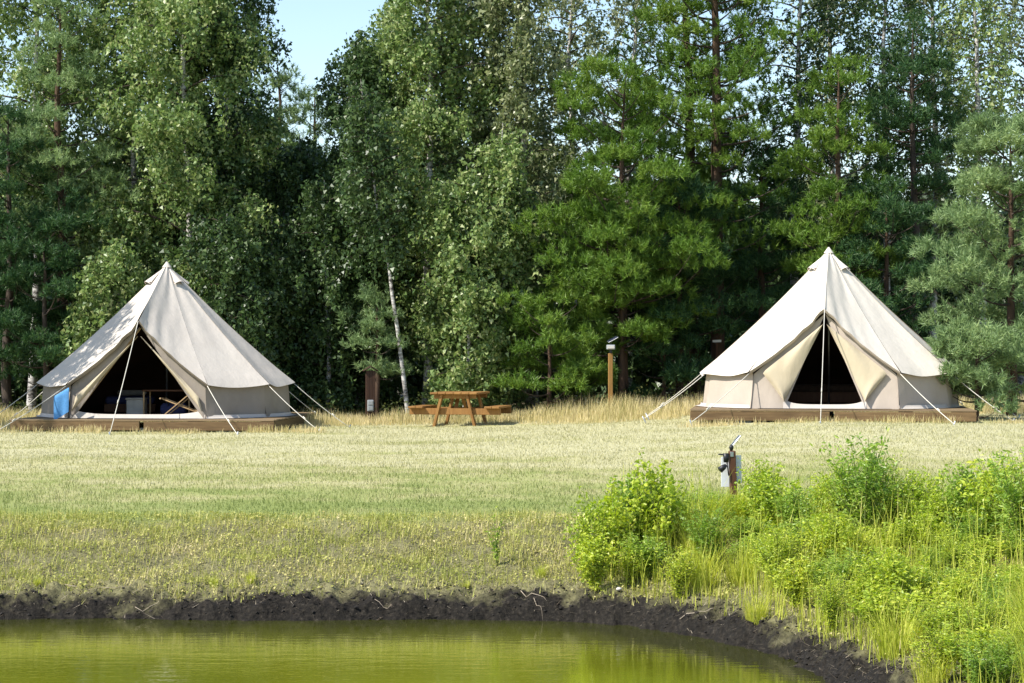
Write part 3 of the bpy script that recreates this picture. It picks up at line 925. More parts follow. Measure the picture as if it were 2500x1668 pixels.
# ------------------------------------------------------------------ picnic table
PX, PY = wx(1041, 43.5), 43.5
pt = thing('picnic_table', 'orange brown wooden picnic table with attached benches on the lawn', 'picnic table', (PX + 0.08, PY, gz(PX, PY)), R(-11))
TL_ = 1.3
for k in range(6):
    box('tabletop_plank', (-0.4 + k * 0.16, 0.25, 0.665), (0.152, TL_, 0.04), M['table_x'], pt)
for s in (-1, 1):
    for k in range(2):
        box('bench_plank', (s * (0.70 + k * 0.155), 0.25, 0.385), (0.147, TL_, 0.04), M['table_x'], pt)
for y in (-0.28, 0.80):
    box('crossbeam', (0, y + 0.052, 0.30), (1.86, 0.045, 0.125), M['table'], pt)
    box('top_batten', (0, y + 0.052, 0.60), (0.86, 0.045, 0.085), M['table'], pt)
    for s in (-1, 1):
        beam('leg', (s * 0.42, y, -0.02), (s * 0.255, y, 0.64), 0.125, 0.05, M['table'], pt)
beam('brace', (0, -0.2, 0.34), (0, 0.12, 0.63), 0.07, 0.04, M['table'], pt)
beam('brace', (0, 0.79, 0.34), (0, 0.40, 0.63), 0.07, 0.04, M['table'], pt)

# ------------------------------------------------------------------ lamp posts and boards
def solar_lamp(label, x, y, h):
    t = thing('lamp_post', label, 'lamp post', (x, y, gz(x, y) - 0.02), R(4))
    box('post', (0, 0, h / 2), (0.092, 0.092, h), M['post'], t, bev=0.008)
    box('lamp_bracket', (0, -0.02, h + 0.04), (0.05, 0.05, 0.08), M['black'], t)
    lm = box('lamp_head', (0, -0.05, h + 0.13), (0.17, 0.15, 0.10), M['grey'], t, bev=0.012)
    box('lens', (0, -0.082, 0.0), (0.14, 0.016, 0.06), M['linen'], lm, bev=0.004)
    sp_ = box('solar_panel', (0.04, 0, h + 0.30), (0.22, 0.16, 0.016), M['solar'], t, (R(8), R(-28), 0), bev=0.003)
    box('panel_frame', (0, 0, -0.012), (0.235, 0.175, 0.012), M['steel'], sp_, bev=0.003)
    beam('panel_stem', (0, 0, h + 0.16), (0.03, 0, h + 0.29), 0.022, 0.022, M['black'], t)
    return t
solar_lamp('square wooden lamp post with tilted solar panel, in tall dry grass', wx(1401, 45.6), 45.6, 1.36)

x, y = wx(850, 46.0), 46.0
t = thing('service_cabinet', 'narrow shaded brown wooden cabinet with pitched roof beside leaning birch', 'cabinet', (x, y, gz(x, y) - 0.02), R(10))
for k in range(3):
    box('board', (-0.066 + k * 0.066, -0.075, 0.60), (0.063, 0.02, 1.02), M['cabinet'], t, bev=0.003)
box('body', (0, 0.005, 0.60), (0.20, 0.13, 1.02), M['cabinet'], t)
box('foot', (0, 0, 0.045), (0.10, 0.10, 0.09), M['black'], t)
box('roof_board', (-0.075, -0.01, 1.155), (0.20, 0.24, 0.018), M['cabinet'], t, (0, R(-32), 0))
box('roof_board', (0.075, -0.01, 1.155), (0.20, 0.24, 0.018), M['cabinet'], t, (0, R(32), 0))
soc = box('socket_box', (-0.01, -0.11, 0.37), (0.13, 0.05, 0.24), M['grey'], t, bev=0.01)
for k in (-1, 1):
    box('socket_cover', (0, -0.03, 0.055 * k), (0.09, 0.015, 0.08), M['grey'], soc, bev=0.004)

# leaning little post with plates by the pond
x, y = wx(1688, 19.5), 19.5
z0 = gz(x, y)
t = thing('marker_post', 'slim brown wooden post with white plates and black fittings among pond shrubs', 'post', (x, y, z0 - 0.25), R(6))
t.rotation_euler = (0, R(-2.2), R(6))
H = 0.61 - z0 + 0.25
box('post', (0, 0, H / 2), (0.058, 0.058, H), M['brown'], t, bev=0.006)
box('plate', (-0.062, 0.034, H - 0.19), (0.075, 0.006, 0.27), M['white'], t, (0, R(2), 0), bev=0.002)
box('plate', (0.058, 0.036, H - 0.17), (0.060, 0.006, 0.25), M['white'], t, (0, R(1), 0), bev=0.002)
box('metal_cap', (-0.008, -0.030, H - 0.03), (0.030, 0.008, 0.045), M['steel'], t, bev=0.002)
cl = obj('lamp_body', MB().add(*tube([(-0.060, -0.02, H - 0.02), (-0.062, -0.02, H - 0.10)], [0.028, 0.022], 10)).mesh('lamp_body', M['black'], True), t)
beam('lamp_arm', (-0.13, -0.02, H - 0.025), (-0.05, -0.02, H - 0.035), 0.012, 0.012, M['black'], t, bev=0.002)
obj('spotlight', MB().add(*tube([(-0.065, -0.03, H - 0.125), (-0.085, -0.035, H - 0.14), (-0.125, -0.045, H - 0.165)], [0.014, 0.024, 0.030], 10)).mesh('spotlight', M['black'], True), t)
obj('cable', MB().add(*tube([(-0.055, -0.03, H - 0.10), (-0.05, -0.035, H - 0.16), (-0.045, -0.033, H - 0.22)], 0.006, 6)).mesh('cable', M['black'], True), t)
obj('swivel_joint', MB().add(*tube([(-0.006, 0, H), (-0.004, 0, H + 0.03), (0.0, 0, H + 0.055)], [0.012, 0.022, 0.014], 10)).mesh('swivel_joint', M['black'], True), t)
sp_ = beam('solar_panel', (0.005, 0, H + 0.05), (0.080, 0.0, H + 0.135), 0.09, 0.010, M['steel'], t, bev=0.002)

# small pale boards fixed in the pines
for xd, yd, Y, w_, lab in ((1645, 783, 49.6, 0.20, 'small white board low between the pines beside the right tent'), (1583, 715, 49.9, 0.17, 'small white board on the tall pine, higher than its neighbour')):
    p = at(xd, yd, Y=Y)
    t = thing('small_board', lab, 'board', (p.x, p.y, gz(p.x, p.y) - 0.05))
    hh = p.z - gz(p.x, p.y) + 0.05
    box('board', (0, -0.03, hh), (w_, 0.02, 0.055), M['white'], t, (0, R(-2), 0), bev=0.003)
    beam('stake', (0, 0, 0), (0, 0, hh + 0.02), 0.04, 0.035, M['brown'], t)

# ------------------------------------------------------------------ trees
def birch(xd, Y, label, mat='birch', seed=0, name='birch_tree', cat='birch', bark='birchbark', group='birches along the clearing', **k):
    g = np.random.default_rng(100 + seed)
    w_, c_, l_ = birch_geo(g, **k)
    return plant_tree(name, cat, label, wx(xd, Y), Y, w_, c_, bark, mat, 0.0, group, l_)

def pine(xd, Y, label, mat='pine', seed=0, group='pines along the clearing', bark='pinebark', **k):
    g = np.random.default_rng(300 + seed)
    w_, c_, l_ = pine_geo(g, **k)
    return plant_tree('pine_tree', 'pine', label, wx(xd, Y), Y, w_, c_, bark, mat, 0.0, group, l_)

# left group
birch(425, 49.0, 'broad tall birch in full leaf right behind the left tent', seed=1, h=12.5, rad=2.3, base=0.7, nstr=1700, per=13, low=0.8)
birch(300, 50.0, 'leafy birch behind the left tent, left of the broadest birch', seed=2, h=11.5, rad=1.9, base=1.0, nstr=1200, per=13, low=0.8)
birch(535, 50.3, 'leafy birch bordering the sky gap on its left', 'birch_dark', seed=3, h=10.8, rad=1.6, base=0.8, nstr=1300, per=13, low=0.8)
birch(265, 47.2, 'low bushy birch just left of the left tent\'s peak', seed=4, h=3.9, rad=1.1, base=0.2, nstr=420, per=14, low=0.9)
birch(520, 47.4, 'low bushy birch just right of the left tent\'s peak', 'birch_dark', seed=5, h=4.6, rad=1.2, base=0.2, nstr=450, per=14, low=0.9)
birch(70, 50.5, 'tall birch in the top left corner with thinning crown', seed=6, h=13.0, rad=1.7, base=4.2, nstr=900, per=13)
pine(150, 49.0, 'bluish pine between the top left birch and the broad birch', 'pine_blue', seed=1, h=9.6, rad=1.5, base=3.4, nshoot=900)
pine(20, 48.0, 'dark low pine at the left edge of the picture', 'pine_dark', seed=2, h=6.8, rad=1.9, base=0.9, nshoot=1300, bark='darkbark')
pine(110, 47.2, 'dark young pine left of the left tent', 'pine_dark', seed=3, h=4.2, rad=1.2, base=0.8, nshoot=700, bark='darkbark')
g = np.random.default_rng(311)
w_, c_, l_ = pine_geo(g, h=7.6, rad=1.75, base=2.0, nshoot=1700)
plant_tree('pine_tree', 'pine', 'pine just beyond the left edge, shading the left slope of the left tent', -12.0, 40.3, w_, c_, 'darkbark', 'pine_dark', 0.0, 'pines along the clearing', l_)
# middle
pine(640, 53.0, 'bluish pine at the foot of the sky gap, left one', 'pine_blue', seed=4, h=8.7, rad=1.2, base=1.5, nshoot=900)
pine(715, 55.0, 'bluish pine at the foot of the sky gap, right one', 'pine_blue', seed=5, h=8.2, rad=1.1, base=1.5, nshoot=800)
birch(690, 51.0, 'dark leafy birch below the sky gap', 'birch_dark', seed=7, h=6.6, rad=1.5, base=0.6, nstr=900, per=13, low=0.9)
birch(815, 50.0, 'dark leafy birch bordering the sky gap on its right', 'birch_dark', seed=8, h=9.0, rad=1.1, base=0.6, nstr=1200, per=13, low=0.8)
birch(900, 51.0, 'sunlit birch between the dark birch and the tall middle birches', seed=9, h=10.0, rad=0.95, base=2.0, nstr=900, per=13)
birch(975, 49.6, 'tall birch behind the picnic table, left of three', seed=10, h=12.5, rad=1.5, base=1.6, nstr=1150, per=13)
birch(1090, 51.0, 'tall birch behind the picnic table, middle of three', 'birch_pale', seed=11, h=13.0, rad=1.45, base=2.5, nstr=950, per=13)
birch(1225, 49.5, 'tall birch with white trunk beside the big pines', 'birch_pale', seed=12, h=13.2, rad=1.35, base=2.0, nstr=950, per=13, trunk_r=0.15)
birch(1065, 47.6, 'low bushy birch hanging over the picnic table', seed=13, h=5.6, rad=1.15, base=0.5, nstr=560, per=14, low=0.9)
birch(1160, 48.3, 'sunlit young birch right of the bushy one by the table', seed=14, h=6.6, rad=1.0, base=0.8, nstr=500, per=13)
birch(938, 47.3, 'slender white birch leaning left behind the cabinet and table', 'birch_dark', seed=15, h=7.5, rad=0.9, base=3.6, nstr=260, per=12, lean=(-0.95, 0.3), trunk_r=0.047)
birch(615, 48.6, 'low dark bushy birch right of the left tent\'s upper slope', 'birch_dark', seed=31, h=4.6, rad=1.1, base=0.2, nstr=330, per=13, low=0.9)
birch(755, 48.8, 'low dark bushy birch left of the brown cabinet', 'birch_dark', seed=32, h=5.4, rad=1.1, base=0.2, nstr=380, per=13, low=0.9)
pine(865, 47.6, 'small pale pine sprouting behind the leaning birch', 'pine_blue', seed=6, h=2.9, rad=0.55, base=0.9, nshoot=170)
# the big pines
pine(1430, 48.4, 'wide bright green pine left of the tallest pine', seed=7, h=7.3, rad=2.3, base=1.7, nshoot=2600, shape=0.55, top=0.30)
pine(1648, 50.3, 'tallest pine with reddish trunk left of the right tent', seed=8, h=13.5, rad=2.1, base=3.2, nshoot=2300, shape=0.5, top=0.35, trunk_r=0.17)
pine(1598, 51.6, 'slim pine trunk standing close left of the tallest pine', seed=9, h=12.0, rad=1.5, base=4.5, nshoot=1100, shape=0.5, top=0.4)
pine(1425, 48.1, 'low spreading pine with horizontal boughs below the wide pine', seed=10, h=3.9, rad=2.0, base=1.2, nshoot=1100, shape=0.5, top=0.35)
pine(1260, 46.9, 'small bushy pine right of the picnic table', seed=11, h=2.2, rad=1.0, base=0.35, nshoot=480, shape=0.5, top=0.4)
pine(1330, 48.0, 'small bushy pine left of the solar lamp post', seed=12, h=1.8, rad=0.8, base=0.3, nshoot=340, shape=0.5, top=0.4)
pine(1525, 48.6, 'low dark pine right of the solar lamp post', 'pine_dark', seed=13, h=2.0, rad=1.1, base=0.2, nshoot=480, shape=0.5, top=0.4)
pine(1750, 51.0, 'dark pine filling the gap behind the right tent\'s left slope', 'pine_dark', seed=14, h=6.2, rad=1.7, base=0.9, nshoot=1300)
pine(1560, 49.2, 'dark pine bough mass under the slim pine trunk', 'pine_dark', seed=15, h=5.0, rad=1.7, base=1.0, nshoot=1100)
# right group
pine(1935, 49.0, 'green pine rising behind the right tent\'s peak', seed=16, h=7.8, rad=1.6, base=1.0, nshoot=1500)
pine(2095, 50.2, 'pine with bare dark trunk right of the right tent\'s peak', 'pine_dark', seed=17, h=9.0, rad=1.3, base=4.6, nshoot=700, bark='darkbark', trunk_r=0.12)
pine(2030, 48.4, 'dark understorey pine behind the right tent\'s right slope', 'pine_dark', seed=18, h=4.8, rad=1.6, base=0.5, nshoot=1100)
pine(2320, 42.6, 'pale bluish pine at the right edge, overlapping the right tent', 'pine_blue', seed=19, h=5.6, rad=1.75, base=0.35, nshoot=2100, shape=0.6, top=0.3)
pine(2240, 40.2, 'small pale pine bush at the right tent\'s right corner', 'pine_blue', seed=20, h=1.5, rad=0.85, base=0.12, nshoot=520, shape=0.5, top=0.4)
birch(1820, 53.0, 'thin tall birch right of the tallest pine', 'birch_dark', seed=16, h=13.0, rad=1.5, base=3.5, nstr=359, per=12)
birch(1925, 55.0, 'thin tall birch behind the green pine', 'birch_pale', seed=17, h=13.5, rad=1.5, base=5.0, nstr=301, per=12)
birch(2035, 52.0, 'thin tall birch with darker leaves left of the bare pine trunk', 'birch_dark', seed=18, h=12.0, rad=1.4, base=3.0, nstr=394, per=12)
birch(2150, 54.0, 'thin tall pale birch right of the bare pine trunk', 'birch_pale', seed=19, h=13.0, rad=1.5, base=3.0, nstr=359, per=12)
birch(2250, 51.5, 'tall birch above the pale pine', seed=20, h=12.0, rad=1.4, base=3.0, nstr=359, per=12)
birch(2345, 54.0, 'thin tall birch in the top right corner', 'birch_pale', seed=21, h=13.0, rad=1.5, base=3.0, nstr=324, per=12)
birch(1330, 54.0, 'thin tall birch seen above the wide pine', 'birch_pale', seed=22, h=13.0, rad=1.3, base=5.0, nstr=278, per=12)
birch(1440, 56.0, 'thin tall birch seen between the wide pine and the tallest pine', 'birch_pale', seed=23, h=13.5, rad=1.4, base=5.5, nstr=278, per=12)

# the wood behind, one dark mass
geos, trunks = [], []
g = np.random.default_rng(900)
for k in range(46):
    Y = g.uniform(56, 74)
    xd = -150 + 2650 * (k + g.random()) / 46
    hmax = np.interp(xd, [0, 560, 620, 760, 860, 1150, 1300, 1700, 2350], [9.5, 9.0, 7.2, 6.8, 8.5, 8.5, 7.3, 7.2, 7.0]) * (Y / 60) ** 0.6
    h = hmax * g.uniform(0.75, 1.0)
    w_, c_, _l = birch_geo(g, h=h, rad=g.uniform(1.4, 2.1), base=0.4, nstr=400, per=6, leaf=0.24, low=0.9)
    off = np.array([wx(xd, Y), Y, -0.05])
    geos.append((c_[0] + off, c_[1]))
    if k % 2 == 0:
        trunks.append((w_[0] + off, w_[1]))
Vw, Fw = join(geos)
bw = stuff(obj('background_wood', None)); bw['label'] = 'dense dark green wood behind the front row of trees'; bw['category'] = 'wood'
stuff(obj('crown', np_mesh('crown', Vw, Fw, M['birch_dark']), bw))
Vw, Fw = join(trunks)
stuff(obj('trunk', np_mesh('trunk', Vw, Fw, M['darkbark'], True), bw))

# ------------------------------------------------------------------ grass
def in_deck(x, y, pad=0.0):
    r = np.zeros(len(x), bool)
    for T_ in (LT, RT):
        r |= (np.abs(x - T_['cx']) < 2.65 + pad) & (np.abs(y - T_['cy']) < 2.65 + pad)
    return r

g = np.random.default_rng(40)
N = 210000
Y = g.uniform(18.6 ** 0.6, 45.5 ** 0.6, N) ** (1 / 0.6)
X = g.uniform(-1, 1, N) * (0.25 * Y + 1.2)
keep = (shore_d(X, Y) > 2.35 + 0.5 * fbm(X * 1.5, Y * 1.5, 33)) & ~in_deck(X, Y, -0.1)
X, Y = X[keep], Y[keep]
P = np.stack([X, Y, ground_z(X, Y) - 0.004], 1)
n = len(P)
Hh = g.uniform(0.018, 0.050, n) * (0.7 + 0.6 * fbm(X * 0.9, Y * 0.9, 50))
V, Fc = blade_geo(P, Hh, g.uniform(0.006, 0.012, n) * (0.6 + Y / 50), g.uniform(0.0, 0.04, n), g.uniform(0, 6.28, n))
o = stuff(obj('mown_grass', np_mesh('mown_grass', V, Fc, M['lawn']))); o['label'] = 'mown lawn, green by the pond and bleached straw near the tents'; o['category'] = 'grass'

# rough slope above the bank: low leaves and short tufts
N = 260000
X = g.uniform(-5.6, 5.2, N); Y = g.uniform(13, 20.5, N)
d = shore_d(X, Y)
cov = ss(0.10, 0.70, d + (fbm(X * 2.2, Y * 2.2, 61) - 0.5) * 0.9) * (0.45 + 0.55 * ss(0.38, 0.55, fbm(X * 3.3, Y * 3.3, 66)))
keep = (d > 0.16) & (d < 2.9) & (g.random(N) < np.clip(cov, 0.02, 1) * 0.85)
X, Y = X[keep], Y[keep]
P = np.stack([X, Y, ground_z(X, Y)], 1); n = len(P)
half = int(n * 0.36)
P1 = P[:half] + np.stack([np.zeros(half), np.zeros(half), g.uniform(0.0, 0.045, half)], 1)
L = g.uniform(0.012, 0.034, half)
lv = leaf_geo(P1, rand_dir(half, g) * [1, 1, 0.5] + [0, 0, 0.15], rand_dir(half, g) * 0.7 + [0, 0, 0.9], L, L * 0.7)
nb = n - half
bl = blade_geo(P[half:], g.uniform(0.02, 0.10, nb) * (0.5 + 0.9 * fbm(P[half:, 0] * 3, P[half:, 1] * 3, 71)), g.uniform(0.004, 0.009, nb), g.uniform(0.0, 0.06, nb), g.uniform(0, 6.28, nb))
V, Fc = join([lv, bl])
o = stuff(obj('slope_ground_cover', np_mesh('slope_ground_cover', V, Fc, M['clover']))); o['label'] = 'patchy low weeds and grass on the slope above the pond'; o['category'] = 'ground cover'

# dead straw and fibres on the dark bank
N = 120000
X = g.uniform(-5.6, 3.2, N); Y = g.uniform(11, 19.5, N)
d = shore_d(X, Y)
keep = (d > 0.02) & (d < 2.0) & (g.random(N) < np.interp(d, [0, 0.1, 0.4, 0.8, 2.0], [0.45, 0.55, 0.8, 0.5, 0.25]))
X, Y, d = X[keep], Y[keep], d[keep]
P = np.stack([X, Y, ground_z(X, Y) + 0.002], 1); n = len(P)
L = g.uniform(0.02, 0.09, n) * np.where(g.random(n) < 0.06, 2.2, 1)
V, Fc = blade_geo(P, g.uniform(-0.35, 0.6, n) * L, g.uniform(0.003, 0.007, n), L, g.uniform(0, 6.28, n))
o = stuff(obj('dead_straw', np_mesh('dead_straw', V, Fc, M['debris']))); o['label'] = 'dead straw and root fibres strewn over the dark bank'; o['category'] = 'straw'

# clods of peat along the water
geos = []
ico = bmesh.new(); bmesh.ops.create_icosphere(ico, subdivisions=1, radius=1.0)
IV = np.array([v.co[:] for v in ico.verts]); IF = np.array([[v.index for v in f.verts] for f in ico.faces]); ico.free()
cnt = 0
while cnt < 900:
    x = g.uniform(-5.2, 2.8); y = g.uniform(11, 18)
    d0 = float(shore_d(x, y))
    if not (0.01 < d0 < 0.42):
        continue
    s = g.uniform(0.005, 0.016)
    v = IV * g.uniform(0.6, 1.25, (len(IV), 1)) * np.array([s * g.uniform(0.8, 1.6), s, s * g.uniform(0.5, 0.9)])
    geos.append((v + np.array([x, y, gz(x, y) + s * 0.1]), IF)); cnt += 1
V, Fc = join(geos)
M['peat'] = plain('peat_clod', (0.016, 0.013, 0.010), 0.9, 0.45, 30, bmp=0.6)
o = stuff(obj('peat_clods', np_mesh('peat_clods', V, Fc, M['peat']))); o['label'] = 'black crumbs of peat along the water\'s edge'; o['category'] = 'soil'

# tall dry grass between and around the tents
N = 60000
Y = g.uniform(40.5, 49.0, N); X = g.uniform(-1, 1, N) * (0.25 * Y + 0.8)
xd = X / Y * 4975 + 1175
near = np.interp(xd, [0, 120, 640, 760, 900, 1150, 1250, 1500, 1620, 2200, 2350], [41.2, 41.6, 42.4, 43.2, 44.0, 44.3, 43.0, 42.2, 42.2, 44.5, 43.5]) + (fbm(X * 1.1, Y * 0.3, 80) - 0.5) * 2.2
keep = (Y > near) & ~in_deck(X, Y, 0.05) & (g.random(N) < np.interp(Y, [44, 47, 49], [1.0, 0.75, 0.3]))
edge_ = (Y - near)[keep]
X, Y = X[keep], Y[keep]; n = len(X)
P = np.stack([X, Y, ground_z(X, Y) - 0.01], 1)
hh = (0.3 + 0.7 * ss(0, 1.6, edge_)) * (0.06 + 0.46 * fbm(X * 0.9, Y * 0.6, 85)) * g.uniform(0.55, 1.25, n) * np.interp(X, [-3, -1.5, 0.2, 2, 7], [1.0, 0.95, 0.75, 1.2, 1.1])
V, Fc = blade_geo(P, hh, g.uniform(0.007, 0.014, n), hh * g.uniform(0.05, 0.5, n), g.uniform(0, 6.28, n), 2)
o = stuff(obj('tall_dry_grass', np_mesh('tall_dry_grass', V, Fc, M['straw']))); o['label'] = 'tall straw coloured grass between the tents along the wood\'s edge'; o['category'] = 'grass'
# grass creeping up the decks
N = 5000
X = np.concatenate([g.uniform(LT['cx'] - 3.6, LT['cx'] + 3.4, N), g.uniform(RT['cx'] - 3.2, RT['cx'] + 3.4, N)])
Y = np.concatenate([LT['cy'] - 2.72 - g.exponential(0.22, N), RT['cy'] - 2.72 - g.exponential(0.22, N)])
den = fbm(X * 1.3, Y * 0.6, 95)
keep = g.random(len(X)) < ss(0.3, 0.7, den)
X, Y = X[keep], Y[keep]; n = len(X)
P = np.stack([X, Y, ground_z(X, Y) - 0.01], 1)
hh = g.uniform(0.03, 0.16, n) * (0.4 + 1.2 * fbm(X * 2.1, Y * 1.0, 96))
V, Fc = blade_geo(P, hh, g.uniform(0.006, 0.012, n), hh * g.uniform(0.1, 0.6, n), g.uniform(0, 6.28, n), 2)
o = stuff(obj('deck_edge_grass', np_mesh('deck_edge_grass', V, Fc, M['straw']))); o['label'] = 'uncut straw coloured grass fringing the front of both decks'; o['category'] = 'grass'
# undergrowth at the foot of the trees
N = 26000
Y = g.uniform(46.3, 54.0, N); X = g.uniform(-1, 1, N) * (0.25 * Y + 0.6)
den = fbm(X * 0.9, Y * 0.9, 97)
keep = g.random(N) < ss(0.35, 0.6, den)
X, Y = X[keep], Y[keep]; n = len(X)
P = np.stack([X, Y, ground_z(X, Y) + g.uniform(0.05, 1, n) ** 1.5 * (0.15 + 0.75 * fbm(X, Y, 99))], 1)
L = g.uniform(0.04, 0.11, n)
V, Fc = leaf_geo(P, rand_dir(n, g) + [0, 0, 0.2], rand_dir(n, g) + [0, 0, 0.6], L, L * 0.6)
o = stuff(obj('undergrowth', np_mesh('undergrowth', V, Fc, M['under']))); o['label'] = 'low leafy undergrowth at the foot of the trees'; o['category'] = 'undergrowth'

# ------------------------------------------------------------------ thicket on the right bank
def sapling_geo(g, h, rad, leaf=0.042, nst=7, per=70, narrow=0.6):
    paths, lv = [], []
    for k in range(nst):
        az = g.uniform(0, 6.28); a = g.uniform(0.15, 1.0) * rad
        hh = h * g.uniform(0.6, 1.0) if k else h
        s = np.linspace(0, 1, 6)
        b = g.normal(size=2) * 0.05
        P = np.stack([np.cos(az) * a * s ** 1.3 * (0.35 if k == 0 else 1) + b[0] * s, np.sin(az) * a * s ** 1.3 * (0.35 if k == 0 else 1) + b[1] * s, hh * s], 1)
        paths.append((P, list(0.006 * (1 - s) + 0.0022)))
        for q in range(g.integers(5, 9)):
            t = g.uniform(0.15, 0.92)
            p0 = np.array([np.interp(t, s, P[:, i]) for i in range(3)])
            az2 = g.uniform(0, 6.28); l2 = g.uniform(0.10, 0.30) * (1.25 - t) * (h / 0.8)
            P2 = p0 + np.stack([np.cos(az2) * l2 * s, np.sin(az2) * l2 * s, l2 * s * g.uniform(1.0, 2.4)], 1)
            paths.append((P2, list(0.003 * (1 - s) + 0.001)))
            m = max(4, int(per * l2 / 1.6))
            sq = g.uniform(0.1, 1.0, m)
            lv.append(np.stack([np.interp(sq, s, P2[:, i]) for i in range(3)], 1))
        sq = g.uniform(0.08, 1.0, int(per * hh / 1.6))
        lv.append(np.stack([np.interp(sq, s, P[:, i]) for i in range(3)], 1))
    P = np.vstack(lv)
    P = np.repeat(P, 2, 0) + g.normal(size=(len(P) * 2, 3)) * 0.026
    n = len(P)
    D = rand_dir(n, g) * [1, 1, 0.8] + [0, 0, 0.25]
    N_ = rand_dir(n, g) * 0.9 + [-0.35, -0.35, 0.55]
    L = leaf * g.uniform(0.6, 1.25, n)
    return tubes_geo(paths, 5), leaf_geo(P, D, N_, L, L * narrow * g.uniform(0.8, 1.2, n))

def tuft_geo(g, h, n, rad):
    az = g.uniform(0, 6.28, n); r_ = rad * np.sqrt(g.random(n)) * 0.45
    P = np.stack([np.cos(az) * r_, np.sin(az) * r_, np.full(n, -0.02)], 1)
    hh = h * g.uniform(0.5, 1.05, n)
    return blade_geo(P, hh, g.uniform(0.005, 0.010, n), hh * g.uniform(0.1, 0.75, n), az + g.normal(size=n) * 0.6, 2)

protos = []
g = np.random.default_rng(55)
for k in range(7):
    w_, c_ = sapling_geo(g, 0.9, 0.24 + 0.04 * (k % 3), 0.041 + 0.008 * (k % 2), 8 + k % 3, 125, 0.62 if k < 4 else 0.36)
    protos.append((np_mesh('stems', w_[0], w_[1], M['stem'], True), np_mesh('leaves', c_[0], c_[1], M['sap' if k not in (2, 5) else 'sap2'])))

def sapling(x, y, h, label, k, group='saplings on the pond\'s right bank', name='sapling'):
    t = thing(name, label, 'shrub', (x, y, gz(x, y) - 0.02), random.uniform(0, 6.28), group)
    s = h / 0.9
    t.scale = (min(1.25, 0.45 + 0.55 * s) * random.uniform(0.9, 1.15),) * 2 + (s,)
    obj('stem', protos[k % 7][0], t)
    stuff(obj('foliage', protos[k % 7][1], t))
    return t

named = [
    (1345, 1155, 17.55, 'leftmost leafy sapling of the pond thicket'),
    (1400, 1108, 17.7, 'leafy sapling second from the thicket\'s left end'),
    (1455, 1092, 18.1, 'sapling just left of the first tall shoot in the thicket'),
    (1502, 1052, 17.8, 'tall pointed sapling in the left clump of the thicket'),
    (1548, 1098, 18.2, 'sapling at the right end of the thicket\'s left clump'),
    (1605, 1125, 18.9, 'sapling midway between the left clump and the marker post'),
    (1628, 1135, 18.4, 'sapling close left of the marker post'),
    (1738, 1050, 18.7, 'tall sapling close right of the marker post'),
    (1775, 1085, 18.3, 'sapling second to the right of the marker post'),
    (1830, 1122, 18.0, 'low sapling in the dip right of the marker post'),
    (1885, 1090, 18.5, 'sapling at the left foot of the tallest sapling'),
    (1935, 1055, 17.9, 'sapling touching the tallest one on its left'),
    (1985, 1008, 17.5, 'tallest sapling of the thicket, in front of the right tent'),
    (2042, 1050, 17.7, 'sapling touching the tallest one on its right'),
    (2095, 1075, 17.3, 'sapling left of the gap in the thicket\'s top line'),
    (2150, 1125, 17.0, 'low sapling in the gap right of the tallest sapling'),
    (2205, 1065, 17.1, 'sapling right of the gap in the thicket\'s top line'),
    (2262, 1052, 16.7, 'sapling third from the right edge in the back row'),
    (2312, 1042, 16.5, 'sapling second from the right edge in the back row'),
    (2352, 1040, 16.2, 'sapling cut off by the right edge in the back row'),
]
for k, (xd, yd, Y, lab) in enumerate(named):
    p = at(xd, yd, Y=Y)
    sapling(p.x, Y, max(0.3, p.z - gz(p.x, Y)), lab, k)
# the crowd between them
g = np.random.default_rng(66)
rows = [(19.2, 1480, 2450, 1165, 14), (17.0, 1330, 1560, 1230, 5), (17.6, 1580, 2400, 1150, 12), (16.6, 1720, 2420, 1200, 11), (15.8, 1800, 2430, 1245, 10), (15.0, 1890, 2440, 1285, 9), (14.2, 2000, 2450, 1330, 8), (13.4, 2090, 2450, 1390, 6), (12.6, 2140, 2460, 1445, 5), (11.9, 2200, 2480, 1500, 4)]
k = 0
ORD = ['first', 'second', 'third', 'fourth', 'fifth', 'sixth', 'seventh', 'eighth', 'ninth', 'tenth', 'eleventh', 'twelfth', 'thirteenth', 'fourteenth', 'fifteenth']
rows.sort()
for ri, (Y0, xa, xb, yt, cnt) in enumerate(rows):
    place = 0
    for c_ in range(cnt):
        xd = xa + (xb - xa) * (c_ + g.random()) / cnt
        Y = Y0 + g.uniform(-0.35, 0.35)
        x = wx(xd, Y)
        if shore_d(x, Y) < 0.28:
            continue
        if 1630 < xd < 1745 and Y < 19.6:
            p = at(xd, max(yt, 1225), Y=Y)
        else:
            p = at(xd, yt + g.uniform(-35, 45), Y=Y)
        sapling(x, Y, min(1.0, max(0.28, p.z - gz(x, Y))), 'leafy thicket sapling, %s from left in the %s row counted from the front' % (ORD[place], ORD[ri]), int(g.integers(0, 7)), 'crowded saplings in the thicket'); k += 1; place += 1

